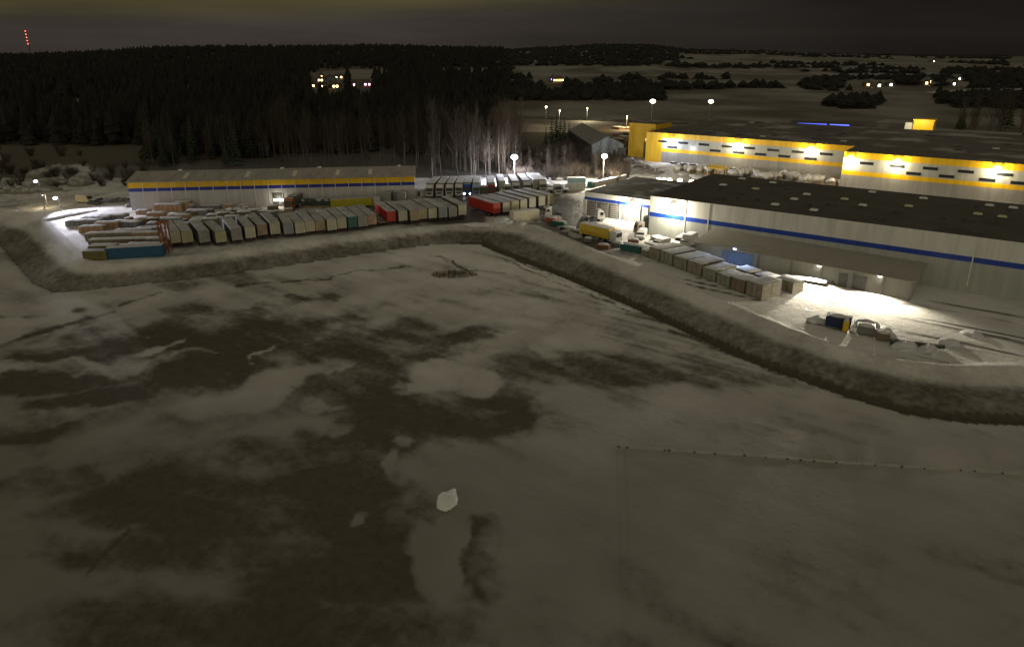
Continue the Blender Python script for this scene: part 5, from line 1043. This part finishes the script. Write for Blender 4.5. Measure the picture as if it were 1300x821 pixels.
# transmission mast with red lamps
p = Vector((0, 0, 0)); ux = (40 - 650) / 915; p.x, p.y = ux * 3400, 3400; zb = tz(p.x, p.y)
r = empty('radio_mast', (p.x, p.y, zb), 0, 'distant radio mast with red warning lamps on the horizon', 'mast'); mb = MB()
hm = 150 - zb
for sx_, sy in ((-1, -1), (1, -1), (1, 1), (-1, 1)): mb.tube((sx_ * 4, sy * 4, 0), (sx_ * .8, sy * .8, hm), .5, .3, 4)
for k in range(14):
    z = hm * k / 14; w = 4 - 3.2 * k / 14; w2 = 4 - 3.2 * (k + 1) / 14; mb.tube((-w, -w, z), (w2, -w2, z + hm / 14), .25, n=4); mb.tube((w, -w, z), (-w2, -w2, z + hm / 14), .25, n=4)
mb.build('lattice', m_dark, r)
for k in range(5): mb = MB(); mb.blob((0, -4.5, hm * (1 - k * .12)), (2.4, 2.4, 2.4), k, 0, 8, 5); mb.build('red_lamp', EM('red lamp', (1, .12, .08), 4), r)
# passing lorry on the far road
p = GT(612, 141); r = empty('passing_lorry', p, 0, 'distant vehicle with white and red lights on the dark road', 'truck'); mb = MB(); mb.bev(-9, 7, 0, 2.5, 1, 3.6, .1); mb.build('cargo_box', m_box, r); mb = MB(); mb.bev(-11.5, -9.2, 0, 2.5, .6, 3.2, .2); mb.build('cab', m_cab, r)
mb = MB(); mb.box(-8, 3, -.1, 0, 2.4, 2.9); mb.build('side_light', EM('white strip', (.6, .9, 1), .8), r); mb = MB(); mb.box(3, 8.0, -.1, 0, 2.2, 2.9); mb.build('tail_light', EM('red strip', (1, .1, .08), 1.6), r)
for xx in (-10, 2, 3.5, 5): mb = MB(); mb.tube((xx, .1, .5), (xx, .5, .5), .5, n=8); mb.build('wheel', m_black, r)

# ------------------------------------------------------------ trees
def bare_tree(seed, h, spread=.16, nb=26, up=1.1, rt=.16):
    rn = random.Random(seed); tk = MB(); cr = MB()
    pts = [Vector((0, 0, -.3))]; x = y = 0
    nseg = 6
    for k in range(1, nseg + 1): x += rn.uniform(-.25, .25); y += rn.uniform(-.25, .25); pts.append(Vector((x, y, h * .97 * k / nseg)))
    for k in range(nseg): tk.tube(pts[k], pts[k + 1], rt * (1 - k / nseg) + .03, rt * (1 - (k + 1) / nseg) + .03, 6, cap=False)
    for k in range(nb):
        t = .22 + .76 * (k / nb); f = t * nseg; i = min(int(f), nseg - 1); b = pts[i].lerp(pts[i + 1], f - i); a = rn.uniform(0, 6.28)
        ln = h * spread * rn.uniform(.7, 1.3) * (1.15 - t * .7); e = b + Vector((cos(a) * ln * .75, sin(a) * ln * .75, ln * up))
        cr.tube(b, e, .045, .02, 3, cap=False)
        for q in range(7):
            s0 = b.lerp(e, rn.uniform(.25, 1)); a2 = a + rn.uniform(-1.3, 1.3); l2 = ln * rn.uniform(.25, .55); e2 = s0 + Vector((cos(a2) * l2 * .7, sin(a2) * l2 * .7, l2 * .8))
            cr.tube(s0, e2, .028, .012, 3, cap=False)
            for _ in range(2): s1 = s0.lerp(e2, rn.uniform(.3, 1)); a3 = rn.uniform(0, 6.28); cr.tube(s1, s1 + Vector((cos(a3) * l2 * .35, sin(a3) * l2 * .35, l2 * .5)), .02, .01, 3, cap=False)
    return tk, cr
def conifer(seed, h, w, tiers=11, per=9):
    rn = random.Random(seed); tk = MB(); cr = MB(); tk.tube((0, 0, -.3), (0, 0, h * .95), .22, .04, 6, cap=False)
    for t in range(tiers):
        z = h * (.12 + .84 * t / tiers); rad = w * (1 - t / tiers) ** .85 + .15
        for k in range(per):
            a = 2 * pi * k / per + rn.uniform(-.3, .3) + t; l = rad * rn.uniform(.7, 1.15); tip = Vector((cos(a) * l, sin(a) * l, z - l * .35)); s = Vector((-sin(a), cos(a), 0)) * rad * .26
            m_ = Vector((cos(a) * l * .55, sin(a) * l * .55, z - l * .05)); cr.add([Vector((0, 0, z + h * .03)), m_ + s, tip, m_ - s, m_ - Vector((0, 0, l * .18))], [(0, 1, 4), (1, 2, 4), (2, 3, 4), (3, 0, 4), (0, 3, 2, 1)])
    return tk, cr
protos = []
for i in range(6):
    tk, cr = bare_tree(50 + i, 20 + i * 1.2, .15 + .02 * (i % 3), 30, 1.5 if i % 2 else 1.15)
    r = empty('birch_tree', (0, 0, -500), 0, 'x', 'tree'); tk.build('trunk', m_birch if i % 2 == 0 else m_bark, r); cr.build('crown', m_twig, r); protos.append(r)
cprotos = []
for i in range(3):
    tk, cr = conifer(90 + i, 17 + 2 * i, 3.2 + .4 * i); r = empty('fir_tree', (0, 0, -500), 0, 'x', 'tree'); tk.build('trunk', m_bark, r); cr.build('crown', m_fir, r); cprotos.append(r)
def shrub(seed, s):
    rn = random.Random(seed); cr = MB()
    for k in range(70):
        a = rn.uniform(0, 6.28); l = s * rn.uniform(.6, 1.1); b = Vector((cos(a) * s * .25 * rn.random(), sin(a) * s * .25 * rn.random(), -.1)); e = b + Vector((cos(a) * l * rn.uniform(.2, .7), sin(a) * l * rn.uniform(.2, .7), l)); cr.tube(b, e, .04, .015, 3, cap=False)
        for _ in range(3): s1 = b.lerp(e, rn.uniform(.4, 1)); a3 = rn.uniform(0, 6.28); cr.tube(s1, s1 + Vector((cos(a3) * l * .2, sin(a3) * l * .2, l * .25)), .03, .012, 3, cap=False)
    return cr
sprotos = []
for i in range(3): o = shrub(200 + i, 3.4 + i * .6).build('bush', m_twig, None, (0, 0, -500)); tag(o, 'x', 'bush'); sprotos.append(o)
rn = random.Random(77)
usedp = set()
def plant(protos_, loc, label, group, s=1):
    q = rn.choice(protos_); loc = Vector((loc[0], loc[1], tz(loc[0], loc[1]))); z = rn.uniform(0, 6.28)
    if q.name not in usedp: usedp.add(q.name); c = q; c.location = loc; c.rotation_euler = (0, 0, z); c['label'] = label; c['group'] = group
    else: c = copytree(q, loc, z, label, group)
    c.scale = (s, s, s * rn.uniform(.9, 1.12)); return c
# edge wood of bare birches
n = 0
for i in range(1500):
    if n >= 190: break
    x, y = rn.uniform(338, 662), rn.uniform(196, 229)
    if x < 535 and y > 213: continue
    if 590 < x and y > 226: continue
    p = G(x, y)
    plant(protos, p, 'bare birch in the wood edge behind the trucks and the left warehouse', 'bare birches of the wood edge', rn.uniform(.75, 1.05) * (1 if x > 520 else .95)); n += 1
for i in range(40):
    x, y = rn.uniform(640, 790), rn.uniform(196, 226); p = G(x, y)
    if x > 700 and y < 200: continue
    plant(protos, p, 'low bare tree in the brush behind the floodlight', 'low bare trees in the brush', rn.uniform(.28, .5))
for i in range(120):
    x, y = rn.uniform(640, 800), rn.uniform(192, 231); p = G(x, y)
    if x > 745 and y < 205: continue
    plant(sprotos, p, 'brown bush in the brush strip between the trucks and the storage shed', 'brown bushes by the storage shed', rn.uniform(.6, 1.1))
for i in range(60):
    x, y = rn.uniform(-20, 190), rn.uniform(196, 250); p = G(x, y)
    if x > 40 and y > 238: continue
    plant(sprotos, p, 'dark bush on the rough ground beyond the left yard', 'dark bushes beyond the left yard', rn.uniform(.5, 1.1))
for i in range(45):
    x, y = rn.uniform(190, 345), rn.uniform(196, 212); p = G(x, y); plant(cprotos if rn.random() < .45 else protos, p, 'tree of the dark wood directly behind the left end of the warehouse', 'trees behind the left end of the warehouse', rn.uniform(.6, 1.0))
for i, (x, y, s) in enumerate([(706, 178, .7), (711, 182, .75), (716, 180, .6), (700, 184, .7), (693, 186, .6), (722, 176, .5)]):
    p = G(x, y); plant(cprotos, p, 'dark fir beside the left end of the long storage shed', 'dark firs by the long storage shed', s)
for i in range(26):
    x, y = rn.uniform(1215, 1320), rn.uniform(160, 180); p = GT(x, y); plant(protos + cprotos, p, 'dim tree at the right edge beyond the far halls', 'dim trees at the right edge', rn.uniform(.7, 1.1))
for i, (x, y) in enumerate([(1118, 420 - 168), (1110, 253), (1126, 253)]): pass
for q in protos + cprotos + sprotos:
    if q.name not in usedp:
        for ch in list(q.children): bpy.data.objects.remove(ch)
        bpy.data.objects.remove(q)

# far wood: one mass of conifers and bare crowns
rg = np.random.default_rng(11)
def wood_mask(px, py, X, Y):
    R = np.hypot(X, Y)
    left = (px < 640 + (py - 140) * -.2) & (py < 200) & ~((px > 340) & (py > 196))
    vil = ((px - 448) / 56) ** 2 + ((py - 97) / 10) ** 2 + (fbm(X / 90, Y / 90, 3) - .5) * 1.2 < 1; left &= ~vil & ~((px > 393) & (px < 440) & (py > 94) & (py < 134)) & ~((px > 444) & (px < 475) & (py > 100) & (py < 132)); left &= ~((px > 45) & (px < 105) & (py > 126) & (py < 141)); left &= ~((px > 556) & (px < 640) & (py > 86) & (py < 97)); left &= ~((px > 606) & (py > 134) & (py < 146))
    left &= ~((px < 190) & (py > 185))
    right = (px >= 600) & (px < 860) & (py < 84) | (px >= 640) & (px < 840) & (py > 100) & (py < 128) & (fbm(X / 120, Y / 50, 3) > .53)
    far = (px >= 840) & ((fbm(X / 330 + 5, Y / 90 + 3, 3) > .585) & (py < 116) | (py < 66))
    clump = ((px - 1085) / 36) ** 2 + ((py - 133) / 7) ** 2 < 1
    clump |= ((px - 1045) / 30) ** 2 + ((py - 108) / 7) ** 2 < 1
    clump |= (px > 1190) & (py > 88) & (py < 150) & (fbm(X / 90, Y / 90, 3) > .46)
    for hx, hy in ((705, 102), (1116, 110), (1131, 110), (1176, 108), (1211, 109), (1218, 102), (1185, 81), (1295, 64), (1102, 110)): left &= ~((abs(px - hx) < 16) & (py > hy - 3) & (py < hy + 22)); right &= ~((abs(px - hx) < 14) & (py > hy - 3) & (py < hy + 20)); far &= ~((abs(px - hx) < 12) & (py > hy - 2) & (py < hy + 20)); clump &= ~((abs(px - hx) < 10) & (py > hy - 2) & (py < hy + 14))
    road = (px > 560) & (py > 138) & (py < 150)
    return (left | right | far | clump) & ~road
ang = np.radians(rg.uniform(-42, 42, 90000)); Rr = 300 * (3900 / 300) ** (rg.random(90000) ** .8)
X = Rr * np.sin(ang); Y = Rr * np.cos(ang); Z = terrain(X, Y); px, py = topx(X, Y, Z)
# trees beyond the crest project above their ridge: keep them too
mk = wood_mask(px, py, X, Y) & (Y > 255)
X, Y, Z, Rr = X[mk], Y[mk], Z[mk], Rr[mk]; k = min(len(X), 16000); X, Y, Z, Rr = X[:k], Y[:k], Z[:k], Rr[:k]
print('far trees', k)
hgt = rg.uniform(8, 21, k) * (.75 + .5 * fbm(X / 60, Y / 60, 3)) * np.where(topx(X, Y, Z)[0] > 640, .5, 1); wdt = rg.uniform(2.4, 4.2, k) * np.where(topx(X, Y, Z)[0] > 640, 1.7, 1) * (1 + Rr / 2500)
V = []; Fc = []; c = 0
for q in range(k):
    n_ = 5; a0 = rg.uniform(0, 6.28); h_ = hgt[q]; w_ = wdt[q]; x, y, z = X[q], Y[q], Z[q]
    for (zf0, zf1, wf) in (((.08, .6, 1.), (.38, .82, .72), (.62, 1.0, .45)) if q % 3 else ((.10, .95, .8), (.30, .92, 1.), (.50, 1.0, .9))):
        for m_ in range(n_): a = a0 + 2 * pi * m_ / n_; rr_ = w_ * wf * (.8 + .4 * ((m_ * 7 + q) % 5) / 5); V.append((x + cos(a) * rr_, y + sin(a) * rr_, z + h_ * (zf0 + .04 * ((m_ + q) % 3 - 1))))
        V.append((x, y, z + h_ * zf1))
        for m_ in range(n_): Fc.append((c + m_, c + (m_ + 1) % n_, c + n_))
        c += n_ + 1; a0 += .6
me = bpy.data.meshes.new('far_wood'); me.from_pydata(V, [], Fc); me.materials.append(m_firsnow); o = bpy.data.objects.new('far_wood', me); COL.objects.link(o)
tag(o, 'dark conifer wood covering the far hills and the left background', 'wood', kind='stuff')
